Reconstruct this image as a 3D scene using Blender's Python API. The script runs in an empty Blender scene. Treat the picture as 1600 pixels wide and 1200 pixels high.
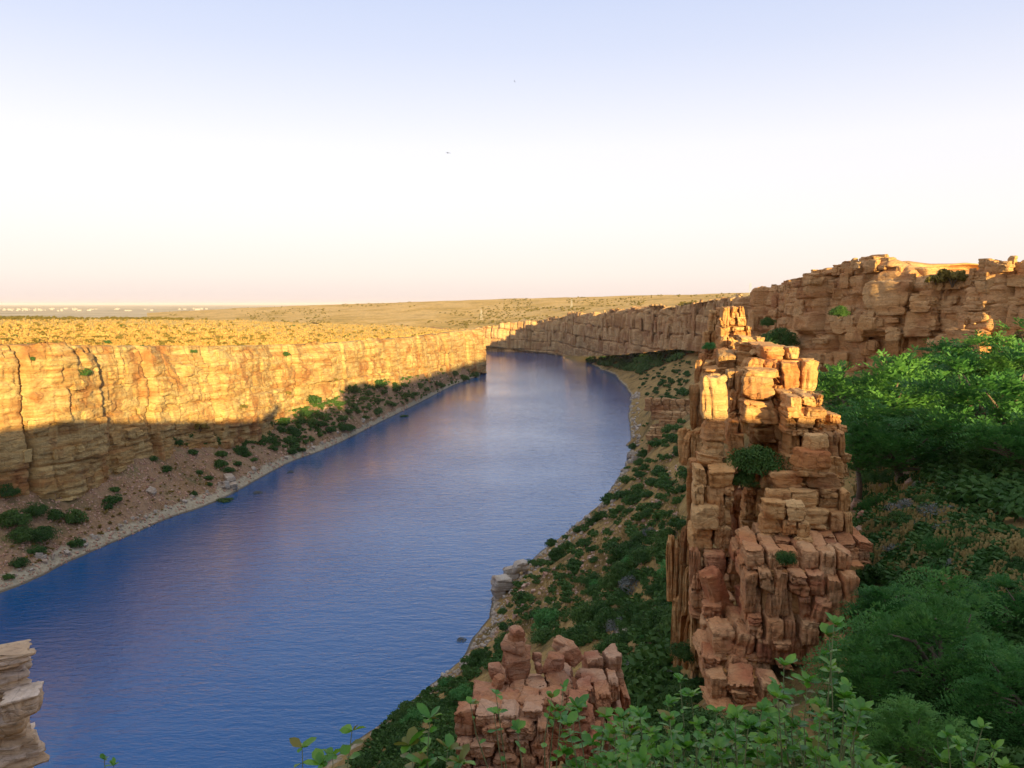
import bpy, math, random
import numpy as np
from mathutils import Vector, Matrix, Euler
from mathutils.bvhtree import BVHTree

SC = bpy.context.scene
COL = SC.collection
R = math.radians
rng = np.random.default_rng(7)
random.seed(7)

# ------------------------------------------------------------------ camera
F = 1209.0                       # focal length in photo pixels (1600 wide)
H = 80.0                         # eye height above the river
TH = math.atan(125 / F)          # pitch below the horizon
cs, sn = math.cos(TH), math.sin(TH)
cam = bpy.data.cameras.new('camera')
cam.sensor_width = 36; cam.lens = F * 36 / 1600
cam.clip_start = 0.1; cam.clip_end = 90000
camo = bpy.data.objects.new('camera', cam); COL.objects.link(camo)
camo.location = (0, 0, H); camo.rotation_euler = (math.pi / 2 - TH, 0, 0)
SC.camera = camo

# ------------------------------------------------------------------ sky, sun, exposure
SUN_AZ = R(22)                   # to the right of straight behind the viewer
SUN_EL = R(8.0)
sdir = Vector((math.sin(SUN_AZ) * math.cos(SUN_EL), -math.cos(SUN_AZ) * math.cos(SUN_EL), math.sin(SUN_EL)))
wd = bpy.data.worlds.new('World'); SC.world = wd; wd.use_nodes = True
wn = wd.node_tree.nodes; wl = wd.node_tree.links
wn.clear()
sky = wn.new('ShaderNodeTexSky'); sky.sky_type = 'NISHITA'; sky.sun_disc = False
sky.sun_elevation = SUN_EL
sky.sun_rotation = math.pi - SUN_AZ     # clockwise from +Y
sky.altitude = 0; sky.air_density = 1.0; sky.dust_density = 1.6; sky.ozone_density = 1.0
bg = wn.new('ShaderNodeBackground'); bg.inputs[1].default_value = 0.0695
wo = wn.new('ShaderNodeOutputWorld')
# evening haze: the sky pales to white and peach toward the horizon all the way round
tc = wn.new('ShaderNodeTexCoord'); sx = wn.new('ShaderNodeSeparateXYZ'); wl.new(tc.outputs['Generated'], sx.inputs[0])
hz = wn.new('ShaderNodeValToRGB'); e = hz.color_ramp.elements
for p, c in ((0.0, (6.4, 5.3, 5.0)), (0.035, (6.8, 6.05, 5.7)), (0.10, (6.95, 6.55, 6.45)), (0.19, (6.7, 6.5, 6.85)), (0.30, (5.0, 5.3, 6.6)), (0.42, (3.7, 4.35, 6.3)), (0.65, (2.4, 3.2, 5.4)), (1.0, (1.5, 2.3, 4.6))):
    q = e.new(p); q.color = (*[v / 8 for v in c], 1)
e.remove(e[0]); e.remove(e[-1])
wl.new(sx.outputs[2], hz.inputs[0])
sc_ = wn.new('ShaderNodeVectorMath'); sc_.operation = 'SCALE'; sc_.inputs['Scale'].default_value = 8.0; wl.new(hz.outputs[0], sc_.inputs[0])
wm = wn.new('ShaderNodeMix'); wm.data_type = 'RGBA'; wm.inputs[0].default_value = 0.85
wl.new(sky.outputs[0], wm.inputs[6]); wl.new(sc_.outputs[0], wm.inputs[7])
wl.new(wm.outputs[2], bg.inputs[0]); wl.new(bg.outputs[0], wo.inputs[0])
sl = bpy.data.lights.new('sun', 'SUN'); sl.energy = 5.0; sl.angle = R(0.5); sl.color = (1.0, 0.78, 0.36)
so = bpy.data.objects.new('sun', sl); COL.objects.link(so)
so.rotation_euler = sdir.to_track_quat('Z', 'Y').to_euler()
so.location = sdir * 200
SC.view_settings.view_transform = 'Standard'; SC.view_settings.look = 'None'
SC.view_settings.gamma = 1; SC.view_settings.use_curve_mapping = False
SC.view_settings.exposure = 1.23
SC.render.engine = 'CYCLES'
SC.cycles.max_bounces = 5; SC.cycles.diffuse_bounces = 3; SC.cycles.glossy_bounces = 3
SC.cycles.transmission_bounces = 3; SC.cycles.volume_bounces = 0
SC.cycles.caustics_reflective = False; SC.cycles.caustics_refractive = False
SC.cycles.use_denoising = True

# ------------------------------------------------------------------ pixel <-> place helpers (photo pixels, 1600 x 1200)
def ray(px, py):
    u = (px - 800) / F; v = (600 - py) / F
    return np.array((u, cs + v * sn, -sn + v * cs))
def P(px, py, Y):
    d = ray(px, py); t = Y / d[1]
    return np.array((d[0] * t, Y, H + d[2] * t))
def W(px, py, z=0.0):
    d = ray(px, py); t = (z - H) / d[2]
    return d * t + np.array((0, 0, H))

# ------------------------------------------------------------------ noise
def hsh(*a):
    h = np.zeros(np.broadcast(*a).shape) if len(a) > 1 else np.zeros(np.shape(a[0]))
    for i, x in enumerate(a):
        h = h + np.asarray(x) * (127.1, 311.7, 74.7, 51.9)[i]
    s = np.sin(h) * 43758.5453
    return s - np.floor(s)
def vn2(x, y, seed=0.0):
    xi = np.floor(x); yi = np.floor(y); fx = x - xi; fy = y - yi
    fx = fx * fx * (3 - 2 * fx); fy = fy * fy * (3 - 2 * fy)
    a = hsh(xi, yi, seed); b = hsh(xi + 1, yi, seed); c = hsh(xi, yi + 1, seed); d = hsh(xi + 1, yi + 1, seed)
    return (a * (1 - fx) + b * fx) * (1 - fy) + (c * (1 - fx) + d * fx) * fy
def fbm(x, y, oct=4, seed=0.0):
    s = 0; a = 0.5; x = np.asarray(x, float); y = np.asarray(y, float)
    for o in range(oct):
        s = s + a * (vn2(x, y, seed + o * 13.0) - 0.5) * 2; a *= 0.5
        x, y = x * 1.9 + y * 0.7 + 3.1, y * 1.9 - x * 0.7 + 7.7
    return s
def blocks(s, z, lt, bw, seed):
    """jointed strata: (offset of each block, closeness to a joint)"""
    zz = z / lt + 0.25 * fbm(s / (bw * 6), z * 0 + seed, 2, seed); i = np.floor(zz); f = zz - i
    b = 0.55 * hsh(i, i * 0 + seed); lo = f < b; lay = np.where(lo, i - 1, i)
    b1 = 0.55 * hsh(i + 1, i * 0 + seed)
    dz = np.minimum(np.abs(f - b), np.abs(1 + b1 - f)) * lt
    w = bw * (0.6 + 0.9 * hsh(lay, lay * 0 + seed + 3))
    ss = s / w + hsh(lay, lay * 0 + seed + 5) * 9; j = np.floor(ss); g = ss - j
    c = 0.6 * hsh(j, lay, seed); lo = g < c; blk = np.where(lo, j - 1, j)
    c1 = 0.6 * hsh(j + 1, lay, seed)
    ds = np.minimum(np.abs(g - c), np.abs(1 + c1 - g)) * w
    return hsh(blk, lay, seed + 11) - 0.5, np.minimum(dz, ds)
def tps(pts):
    p = np.array(pts, float); n = len(p)
    d = np.hypot(p[:, None, 0] - p[None, :, 0], p[:, None, 1] - p[None, :, 1])
    A = np.zeros((n + 3, n + 3)); A[:n, :n] = d + np.eye(n) * -0.02
    A[:n, n] = 1; A[:n, n + 1:] = p[:, :2]; A[n, :n] = 1; A[n + 1:, :n] = p[:, :2].T
    w = np.linalg.solve(A, np.concatenate([p[:, 2], np.zeros(3)]))
    def f(x, y):
        x = np.asarray(x, float); y = np.asarray(y, float); sh = x.shape; X = x.ravel(); Yv = y.ravel()
        out = w[n] + w[n + 1] * X + w[n + 2] * Yv
        for k in range(n): out = out + w[k] * np.hypot(X - p[k, 0], Yv - p[k, 1])
        return out.reshape(sh)
    return f

# ------------------------------------------------------------------ mesh helpers
def mesh(name, V, Fc, mat=None, smooth=False):
    V = np.asarray(V, np.float32).reshape(-1, 3)
    me = bpy.data.meshes.new(name)
    if isinstance(Fc, np.ndarray):
        n, k = Fc.shape
        me.vertices.add(len(V)); me.vertices.foreach_set('co', V.ravel())
        me.loops.add(n * k); me.loops.foreach_set('vertex_index', Fc.astype(np.int32).ravel())
        me.polygons.add(n); me.polygons.foreach_set('loop_start', np.arange(0, n * k, k, dtype=np.int32))
        me.update(calc_edges=True); me.validate()
    else:
        me.from_pydata(V.tolist(), [], [tuple(f) for f in Fc])
    if smooth: me.polygons.foreach_set('use_smooth', np.ones(len(me.polygons), dtype=bool))
    if mat: me.materials.append(mat)
    return me
def link(name, me, parent=None, loc=None, rot=None, scale=None, **props):
    o = bpy.data.objects.new(name, me); COL.objects.link(o)
    if parent is not None: o.parent = parent
    if loc is not None: o.location = loc
    if rot is not None: o.rotation_euler = rot
    if scale is not None: o.scale = scale
    for k, v in props.items(): o[k] = v
    return o
def thing(name, loc, label, cat, group=None, rot=None, scale=None):
    o = link(name, None, None, loc, rot, scale, label=label, category=cat)
    if group: o['group'] = group
    return o
def gridfaces(nu, nv, off=0):
    i = np.arange(nu - 1)[:, None] * nv + np.arange(nv - 1)[None, :]
    i = i.ravel() + off
    return np.stack([i, i + nv, i + nv + 1, i + 1], 1)
class MB:
    def __init__(s): s.v = []; s.f = []; s.n = 0
    def add(s, V, Fc):
        V = np.asarray(V, float).reshape(-1, 3)
        s.v.append(V); s.f += [tuple(int(a) + s.n for a in f) for f in Fc]; s.n += len(V)
    def tube(s, pts, rad, k=6):
        pts = [np.array(p, float) for p in pts]; rings = []
        for i, p in enumerate(pts):
            t = pts[min(i + 1, len(pts) - 1)] - pts[max(i - 1, 0)]; t = t / (np.linalg.norm(t) + 1e-9)
            a = np.cross(t, (0.3, 0.1, 1) if abs(t[2]) < 0.9 else (1, 0, 0.2)); a /= np.linalg.norm(a); b = np.cross(t, a)
            rings += [p + rad[i] * (math.cos(6.2832 * q / k) * a + math.sin(6.2832 * q / k) * b) for q in range(k)]
        fs = []
        for i in range(len(pts) - 1):
            for q in range(k):
                fs.append((i * k + q, i * k + (q + 1) % k, (i + 1) * k + (q + 1) % k, (i + 1) * k + q))
        fs.append(tuple(range(k))[::-1]); fs.append(tuple((len(pts) - 1) * k + q for q in range(k)))
        s.add(rings, fs)
    def box(s, c, h):
        c = np.array(c, float); h = np.array(h, float)
        V = [c + h * np.array((x, y, z)) for x in (-1, 1) for y in (-1, 1) for z in (-1, 1)]
        s.add(V, [(0, 1, 3, 2), (4, 6, 7, 5), (0, 4, 5, 1), (2, 3, 7, 6), (0, 2, 6, 4), (1, 5, 7, 3)])
    def mesh(s, name, mat, smooth=False): return mesh(name, np.concatenate(s.v), s.f, mat, smooth)

# ------------------------------------------------------------------ materials
class NT:
    def __init__(s, name):
        s.m = bpy.data.materials.new(name); s.m.use_nodes = True; s.t = s.m.node_tree; s.t.nodes.clear()
        s.out = s.n('ShaderNodeOutputMaterial'); s.pos = s.n('ShaderNodeNewGeometry').outputs['Position']
    def n(s, t, **k):
        x = s.t.nodes.new(t)
        for a, b in k.items(): setattr(x, a, b)
        return x
    def l(s, a, b): s.t.links.new(a, b)
    def map(s, scale, src=None, rot=(0, 0, 0)):
        x = s.n('ShaderNodeMapping'); x.inputs['Scale'].default_value = scale; x.inputs['Rotation'].default_value = rot
        s.l(src or s.pos, x.inputs[0]); return x.outputs[0]
    def noise(s, vec, scale, detail=4, rough=0.55, dist=0.0):
        x = s.n('ShaderNodeTexNoise'); x.inputs['Scale'].default_value = scale; x.inputs['Detail'].default_value = detail
        x.inputs['Roughness'].default_value = rough; x.inputs['Distortion'].default_value = dist; s.l(vec, x.inputs['Vector']); return x.outputs['Fac']
    def voro(s, vec, scale, feat='DISTANCE_TO_EDGE'):
        x = s.n('ShaderNodeTexVoronoi', feature=feat); x.inputs['Scale'].default_value = scale; s.l(vec, x.inputs['Vector']); return x.outputs['Distance']
    def ramp(s, fac, stops, interp='LINEAR'):
        x = s.n('ShaderNodeValToRGB'); x.color_ramp.interpolation = interp; e = x.color_ramp.elements
        while len(e) < len(stops): e.new(0.5)
        for q, (p, c) in zip(e, stops): q.position = p; q.color = (*c, 1) if len(c) == 3 else c
        s.l(fac, x.inputs[0]); return x.outputs[0]
    def fr(s, fac, a, b, lo=0.0, hi=1.0):
        x = s.n('ShaderNodeMapRange'); x.inputs[1].default_value = a; x.inputs[2].default_value = b
        x.inputs[3].default_value = lo; x.inputs[4].default_value = hi; s.l(fac, x.inputs[0]); return x.outputs[0]
    def mix(s, f, a, b, mode='MIX'):
        x = s.n('ShaderNodeMix', data_type='RGBA', blend_type=mode)
        for v, i in ((f, 0), (a, 6), (b, 7)):
            if isinstance(v, (int, float)): x.inputs[i].default_value = v
            elif isinstance(v, tuple): x.inputs[i].default_value = (*v, 1)
            else: s.l(v, x.inputs[i])
        return x.outputs[2]
    def math(s, op, a, b=0.0):
        x = s.n('ShaderNodeMath', operation=op)
        for v, i in ((a, 0), (b, 1)):
            if isinstance(v, (int, float)): x.inputs[i].default_value = v
            else: s.l(v, x.inputs[i])
        return x.outputs[0]
    def bump(s, h, strength, dist, normal=None):
        x = s.n('ShaderNodeBump'); x.inputs['Strength'].default_value = strength; x.inputs['Distance'].default_value = dist
        s.l(h, x.inputs['Height'])
        if normal: s.l(normal, x.inputs['Normal'])
        return x.outputs[0]
    def rnd(s): return s.n('ShaderNodeObjectInfo').outputs['Random']
    def princ(s, col, rough=0.9, normal=None, spec=0.2):
        x = s.n('ShaderNodeBsdfPrincipled'); x.inputs['Roughness'].default_value = rough
        x.inputs['Specular IOR Level'].default_value = spec
        if isinstance(col, tuple): x.inputs['Base Color'].default_value = (*col, 1)
        else: s.l(col, x.inputs['Base Color'])
        if normal: s.l(normal, x.inputs['Normal'])
        s.l(x.outputs[0], s.out.inputs[0]); return x

def rock(name, tan, red, pale, dark, k=1.0, redness=0.5, bumpd=0.12, strat=4.0, perobj=0.25):
    t = NT(name)
    st = t.noise(t.map((0.25, 0.25, strat)), 0.55 / k, 5, 0.62, 0.4)
    base = t.ramp(st, [(0.28, red), (0.44, tan), (0.58, pale), (0.72, tan)])
    big = t.noise(t.map((1, 1, 1)), 0.22 / k, 4, 0.6)
    base = t.mix(t.fr(big, 0.62 - 0.3 * redness, 0.72 - 0.2 * redness), base, red)
    fine = t.noise(t.map((1, 1, 1.6)), 3.2 / k, 6, 0.68)
    base = t.mix(0.75, base, t.ramp(fine, [(0.25, (0.42, 0.38, 0.36)), (0.5, (1, 1, 1)), (0.8, (1.35, 1.3, 1.2))]), 'MULTIPLY')
    strk = t.noise(t.map((1.0, 1.0, 0.10)), 1.1 / k, 4, 0.6)      # run-off stains down the faces
    base = t.mix(t.fr(strk, 0.60, 0.74, 0, 0.55), base, dark)
    base = t.mix(t.fr(strk, 0.40, 0.30, 0, 0.45), base, pale)
    if perobj:
        base = t.mix(perobj, base, t.ramp(t.rnd(), [(0.0, red), (0.3, tan), (0.55, pale), (0.8, tan), (1.0, dark)]))
    cr = t.voro(t.map((0.8, 0.8, 1.7)), 0.9 / k)
    cr2 = t.noise(t.map((0.5, 0.5, 5.0)), 1.3 / k, 5, 0.65)
    hgt = t.math('ADD', t.math('MULTIPLY', t.fr(cr, 0.0, 0.04), 0.2), t.math('ADD', t.math('MULTIPLY', cr2, 0.8), t.math('MULTIPLY', fine, 0.7)))
    base = t.mix(t.fr(cr, 0.0, 0.012, 0.3, 0.0), base, dark)
    t.princ(base, 0.92, t.bump(hgt, 0.9, bumpd * k), 0.15)
    return t.m
TAN = (0.55, 0.265, 0.085); RED = (0.44, 0.16, 0.055); PALE = (0.66, 0.41, 0.175); DARK = (0.09, 0.05, 0.03)
M_SP = rock('rock_pinnacle', TAN, RED, PALE, DARK, 0.7, 0.3, 0.2, 1.8, 0.4)
M_SPR = rock('rock_pinnacle_red', (0.52, 0.225, 0.085), (0.44, 0.15, 0.072), (0.60, 0.345, 0.165), DARK, 0.6, 0.4, 0.2, 1.8, 0.4)
M_RC = rock('rock_right_cliff', (0.54, 0.275, 0.10), (0.41, 0.175, 0.07), (0.64, 0.395, 0.18), DARK, 1.3, 0.3, 0.2, 1.4, 0.3)
M_LC = rock('rock_left_cliff', (0.46, 0.265, 0.085), (0.38, 0.16, 0.05), (0.62, 0.44, 0.18), (0.15, 0.085, 0.045), 3.4, 0.35, 0.2, 2.6)
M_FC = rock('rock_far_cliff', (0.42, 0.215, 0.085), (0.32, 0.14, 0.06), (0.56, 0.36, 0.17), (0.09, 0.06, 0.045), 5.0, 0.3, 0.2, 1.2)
M_FR = rock('rock_foreground', (0.47, 0.21, 0.09), (0.38, 0.14, 0.072), (0.54, 0.33, 0.20), DARK, 0.35, 0.4, 0.2, 1.8, 0.35)
M_LR = rock('rock_near_pale', (0.52, 0.34, 0.18), (0.38, 0.21, 0.10), (0.70, 0.55, 0.42), DARK, 0.22, 0.15, 0.14)
M_GREY = rock('rock_shore_grey', (0.42, 0.34, 0.25), (0.34, 0.24, 0.16), (0.55, 0.48, 0.38), DARK, 0.8, 0.2, 0.15)
M_PINK = rock('rock_loose_pink', (0.46, 0.27, 0.17), (0.37, 0.18, 0.12), (0.58, 0.41, 0.30), DARK, 0.5, 0.4, 0.12)

def ground(name, cols, k, bumpd, shore=False):
    t = NT(name)
    a = t.noise(t.map((1, 1, 1)), 0.10 / k, 6, 0.62); b = t.noise(t.map((1, 1, 1)), 1.3 / k, 6, 0.7)
    base = t.ramp(a, [(0.30, cols[0]), (0.45, cols[1]), (0.56, cols[2]), (0.70, cols[3])])
    base = t.mix(0.8, base, t.ramp(b, [(0.28, (0.45, 0.42, 0.38)), (0.5, (1, 1, 1)), (0.75, (1.4, 1.3, 1.15))]), 'MULTIPLY')
    st = t.voro(t.map((1, 1, 1)), 0.8 / k, 'F1')
    base = t.mix(t.fr(st, 0.22, 0.10, 0, 0.6), base, cols[4])
    if shore:       # pale band of bleached rock just above the water line
        z = t.n('ShaderNodeSeparateXYZ'); t.l(t.pos, z.inputs[0])
        zz = t.math('ADD', z.outputs[2], t.fr(t.noise(t.map((1, 1, 1)), 0.12, 5, 0.7), 0.3, 0.7, -1.2, 1.2))
        pale = t.mix(t.fr(b, 0.35, 0.65), (0.29, 0.235, 0.15), (0.47, 0.40, 0.27))
        base = t.mix(t.fr(zz, shore, shore + 0.7, 1, 0), base, pale)
        base = t.mix(t.fr(z.outputs[2], 0.25, 0.6, 0.75, 0), base, (0.07, 0.055, 0.04))
    hgt = t.math('ADD', b, t.math('MULTIPLY', t.fr(st, 0.0, 0.3, 1, 0), 0.6))
    t.princ(base, 0.95, t.bump(hgt, 0.9, bumpd), 0.1)
    return t.m
G_TALUS = ground('talus_ground', [(0.12, 0.105, 0.045), (0.25, 0.155, 0.08), (0.30, 0.19, 0.11), (0.20, 0.16, 0.07), (0.38, 0.28, 0.20)], 1.6, 0.5, 2.6)
G_SLOPE = ground('slope_ground', [(0.085, 0.07, 0.028), (0.24, 0.155, 0.055), (0.36, 0.235, 0.08), (0.22, 0.135, 0.06), (0.34, 0.25, 0.16)], 0.9, 0.35, 0.35)
G_PLAT = ground('plateau_ground', [(0.54, 0.31, 0.06), (0.70, 0.43, 0.10), (0.76, 0.50, 0.15), (0.62, 0.36, 0.07), (0.70, 0.48, 0.17)], 4.0, 3.5)
G_FAR = ground('far_plateau_ground', [(0.34, 0.23, 0.06), (0.52, 0.32, 0.09), (0.62, 0.40, 0.15), (0.42, 0.26, 0.07), (0.26, 0.19, 0.06)], 10.0, 4.0)
G_PLAIN = ground('plain_ground', [(0.24, 0.20, 0.11), (0.42, 0.32, 0.18), (0.52, 0.41, 0.25), (0.28, 0.23, 0.12), (0.2, 0.19, 0.11)], 90.0, 4.0)

def leafmat(name, c1, c2, c3, transl=0.35, scale=0.6, rough=0.6, spec=0.25):
    t = NT(name)
    a = t.noise(t.map((1, 1, 1)), scale, 3, 0.6)
    col = t.ramp(a, [(0.3, c1), (0.5, c2), (0.7, c3)])
    col = t.mix(0.45, col, t.ramp(t.rnd(), [(0, c1), (0.5, c2), (1, c3)]))
    p = t.princ(col, rough, None, spec)
    tr = t.n('ShaderNodeBsdfTranslucent'); t.l(col, tr.inputs[0])
    mx = t.n('ShaderNodeMixShader'); mx.inputs[0].default_value = transl
    t.l(p.outputs[0], mx.inputs[1]); t.l(tr.outputs[0], mx.inputs[2]); t.l(mx.outputs[0], t.out.inputs[0])
    return t.m
L_DARK = leafmat('leaves_dark_shrub', (0.028, 0.080, 0.014), (0.052, 0.125, 0.022), (0.12, 0.20, 0.036), 0.3, 1.1)
L_ACA = leafmat('leaves_acacia', (0.030, 0.12, 0.022), (0.064, 0.195, 0.036), (0.17, 0.33, 0.058), 0.35, 2.6)
L_BRI = leafmat('leaves_bright', (0.05, 0.20, 0.04), (0.08, 0.26, 0.06), (0.13, 0.30, 0.07), 0.35)
L_DRY = leafmat('leaves_dry_scrub', (0.13, 0.115, 0.02), (0.23, 0.175, 0.03), (0.34, 0.22, 0.05), 0.3)
L_GREY = leafmat('twigs_grey', (0.10, 0.12, 0.10), (0.17, 0.18, 0.15), (0.24, 0.23, 0.20), 0.2)
L_GRASS = leafmat('grass_dry', (0.22, 0.16, 0.05), (0.38, 0.27, 0.09), (0.54, 0.41, 0.17), 0.35, 0.4)
L_GOLD = leafmat('grass_golden', (0.36, 0.21, 0.05), (0.50, 0.30, 0.085), (0.62, 0.40, 0.14), 0.25, 0.15)
L_FORE = leafmat('leaves_foreground', (0.04, 0.15, 0.012), (0.085, 0.26, 0.020), (0.24, 0.43, 0.036), 0.4, 6.0, 0.33, 0.5)
L_FORE2 = leafmat('leaves_foreground_olive', (0.11, 0.15, 0.02), (0.20, 0.19, 0.03), (0.30, 0.20, 0.05), 0.35, 2.5, 0.4, 0.4)
def plain(name, c, rough=0.8):
    t = NT(name); a = t.noise(t.map((1, 1, 1)), 4.0, 4, 0.6)
    t.princ(t.mix(t.fr(a, 0.3, 0.7), tuple(x * 0.6 for x in c), c), rough); return t.m
BARK = plain('bark', (0.17, 0.12, 0.08)); STEM = plain('green_stem', (0.22, 0.24, 0.10)); BIRD = plain('dark_feathers', (0.03, 0.026, 0.03))
STEEL = plain('galvanised_steel', (0.5, 0.48, 0.45), 0.5); WHITE = plain('white_render', (0.40, 0.37, 0.345))

# ------------------------------------------------------------------ the river
def water():
    t = NT('river_water')
    m1 = t.map((1.0, 2.6, 1.0), None, (0, 0, R(8)))
    w1 = t.noise(m1, 0.085, 3, 0.55, 0.6); w2 = t.noise(m1, 0.24, 4, 0.6, 0.4); w3 = t.noise(t.map((1, 1, 1)), 0.012, 3, 0.5)
    w4 = t.noise(m1, 0.7, 3, 0.6, 0.2)
    h = t.math('ADD', t.math('MULTIPLY', w1, 1.0), t.math('ADD', t.math('MULTIPLY', w2, 0.85), t.math('MULTIPLY', w4, 0.34)))
    h = t.math('MULTIPLY', h, t.fr(w3, 0.3, 0.7, 0.55, 1.15))
    p = t.princ((0.002, 0.078, 0.235), 0.03, t.bump(h, 1.0, 0.23), 0.75)
    p.inputs['IOR'].default_value = 1.52; p.inputs['Specular Tint'].default_value = (0.55, 0.80, 1.0, 1)
    return t.m
me = mesh('river', [(-900, -500, 0), (900, -500, 0), (900, 1700, 0), (-900, 1700, 0)], [(0, 1, 2, 3)], water())
link('river', me, None, None, kind='structure', label='blue rippled river winding through the gorge')

# ------------------------------------------------------------------ curves
def resample(pts, step):
    """polyline (n,k) -> points spaced step(distance to camera); first three columns are x y z"""
    pts = np.array(pts, float); n = len(pts)
    # catmull-rom
    dense = []
    for i in range(n - 1):
        p0 = pts[max(i - 1, 0)]; p1 = pts[i]; p2 = pts[i + 1]; p3 = pts[min(i + 2, n - 1)]
        m = max(int(np.linalg.norm((p2 - p1)[:2]) / 0.5), 4)
        t = np.linspace(0, 1, m, endpoint=False)[:, None]
        dense.append(0.5 * (2 * p1 + (p2 - p0) * t + (2 * p0 - 5 * p1 + 4 * p2 - p3) * t ** 2 + (3 * p1 - 3 * p2 - p0 + p3) * t ** 3))
    dense.append(pts[-1:]); D = np.concatenate(dense)
    seg = np.linalg.norm(np.diff(D[:, :2], axis=0), axis=1)
    dist = np.linalg.norm(D[:-1, :2], axis=1)
    cum = np.concatenate([[0], np.cumsum(seg / step(dist))])
    k = np.linspace(0, cum[-1], int(cum[-1]) + 2)
    out = np.stack([np.interp(k, cum, D[:, c]) for c in range(D.shape[1])], 1)
    L = np.concatenate([[0], np.cumsum(np.linalg.norm(np.diff(out[:, :2], axis=0), axis=1))])
    return out, L

BVH = {}
def reg(key, V, Fc): BVH[key] = BVHTree.FromPolygons([tuple(v) for v in V.tolist()], [tuple(f) for f in Fc.tolist()])
def hit(key, px, py):
    d = ray(px, py); v = Vector(d).normalized()
    loc, nor, _, dist = BVH[key].ray_cast(Vector((0, 0, H)), v, 60000)
    return loc, nor
def drop(key, x, y):
    loc, nor, _, _ = BVH[key].ray_cast(Vector((x, y, 900)), Vector((0, 0, -1)), 2000)
    return loc

def wall(key, curve, base_cols, mat, name, step, rows, disp, label, batter=0.06, inland=6.0, side=1.0):
    """curve rows: x y zrim zbase ; the face looks to side*(left normal of travel)"""
    C, L = resample(curve, step)
    nu = len(C); T = np.gradient(C[:, :2], axis=0); T /= np.linalg.norm(T, axis=1)[:, None] + 1e-9
    for _ in range(8): T[1:-1] = (T[:-2] + T[1:-1] * 2 + T[2:]) / 4
    T /= np.linalg.norm(T, axis=1)[:, None]
    Nn = np.stack([-T[:, 1], T[:, 0]], 1) * side
    t = np.linspace(0, 1, rows)
    zr = C[:, 2][:, None]; zb = C[:, 3][:, None]
    Z = zb + (zr - zb) * t[None]
    S = np.repeat(L[:, None], rows, 1)
    d, dz = disp(S, Z, t[None] + 0 * Z, zr - zb)
    off = d + (1 - t[None]) * batter * (zr - zb)
    X = C[:, 0][:, None] + Nn[:, 0][:, None] * off; Y = C[:, 1][:, None] + Nn[:, 1][:, None] * off
    # brow: the rim rounds over and runs back onto the plateau
    fb = np.array([0.02, 0.06, 0.16, 0.4, 1.0])[None]; lift = np.array([0.35, 0.6, 0.7, 0.3, -0.9]); last = off[:, -1:]
    ob = last * (1 - fb) + fb * np.minimum(last - 2, -inland)
    Xb = C[:, 0][:, None] + Nn[:, 0][:, None] * ob; Yb = C[:, 1][:, None] + Nn[:, 1][:, None] * ob
    Zb = zr + lift[None] + 0.5 * fbm(Xb * 0.5, Yb * 0.5, 3, 2.0)
    V = np.stack([np.concatenate([X, Xb], 1), np.concatenate([Y, Yb], 1), np.concatenate([Z + dz, Zb], 1)], 2)
    nv = rows + 5
    Fc = gridfaces(nu, nv)
    if side < 0: Fc = Fc[:, ::-1]
    V = V.reshape(-1, 3); reg(key, V, Fc)
    o = link(name, mesh(name, V, Fc, mat), None, None, kind='structure', label=label)
    return o, C, L, Nn, V.reshape(nu, nv, 3)

# ---- left mesa: shore, cliff base, rim measured along the photograph
Lpts = [  # px, shore py, base py, base Y, rim py, rim Y
    (0, 928, 774, 245, 542, 250), (100, 882, 764, 268, 543, 274), (200, 838, 722, 300, 543, 307), (260, 812, 700, 325, 543, 331),
    (350, 778, 690, 362, 543, 368), (450, 724, 652, 430, 541, 436), (520, 697, 622, 480, 538, 488), (600, 657, 600, 570, 532, 578),
    (660, 627, 590, 660, 527, 668), (705, 604, 581, 780, 521, 786), (735, 592, 576, 850, 517, 856), (750, 586, 576, 900, 515, 905)]
shore = []; base = []; rim = []
for px, sp, bp, bY, rp, rY in Lpts:
    shore.append(W(px, sp)); base.append(P(px, bp, bY)); rim.append(P(px, rp, rY))
pre_s = [(-215, -260, 0), (-205, -120, 0), (-190, 0, 0), (-172, 110, 0)]
pre_b = [(-262, -260, 22), (-250, -120, 22), (-236, 0, 21), (-216, 110, 20)]
pre_r = [(-268, -260, 68), (-256, -120, 68), (-241, 0, 67), (-222, 110, 67)]
post_s = [(-45, 985, 0), (-110, 1040, 0), (-230, 1090, 0)]
post_b = [(-50, 975, 3), (-115, 1028, 5), (-235, 1078, 8)]
post_r = [(-54, 970, 47), (-120, 1022, 50), (-240, 1070, 50)]
shore = np.array(pre_s + [tuple(p) for p in shore] + post_s); base = np.array(pre_b + [tuple(p) for p in base] + post_b); rim = np.array(pre_r + [tuple(p) for p in rim] + post_r)

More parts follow.
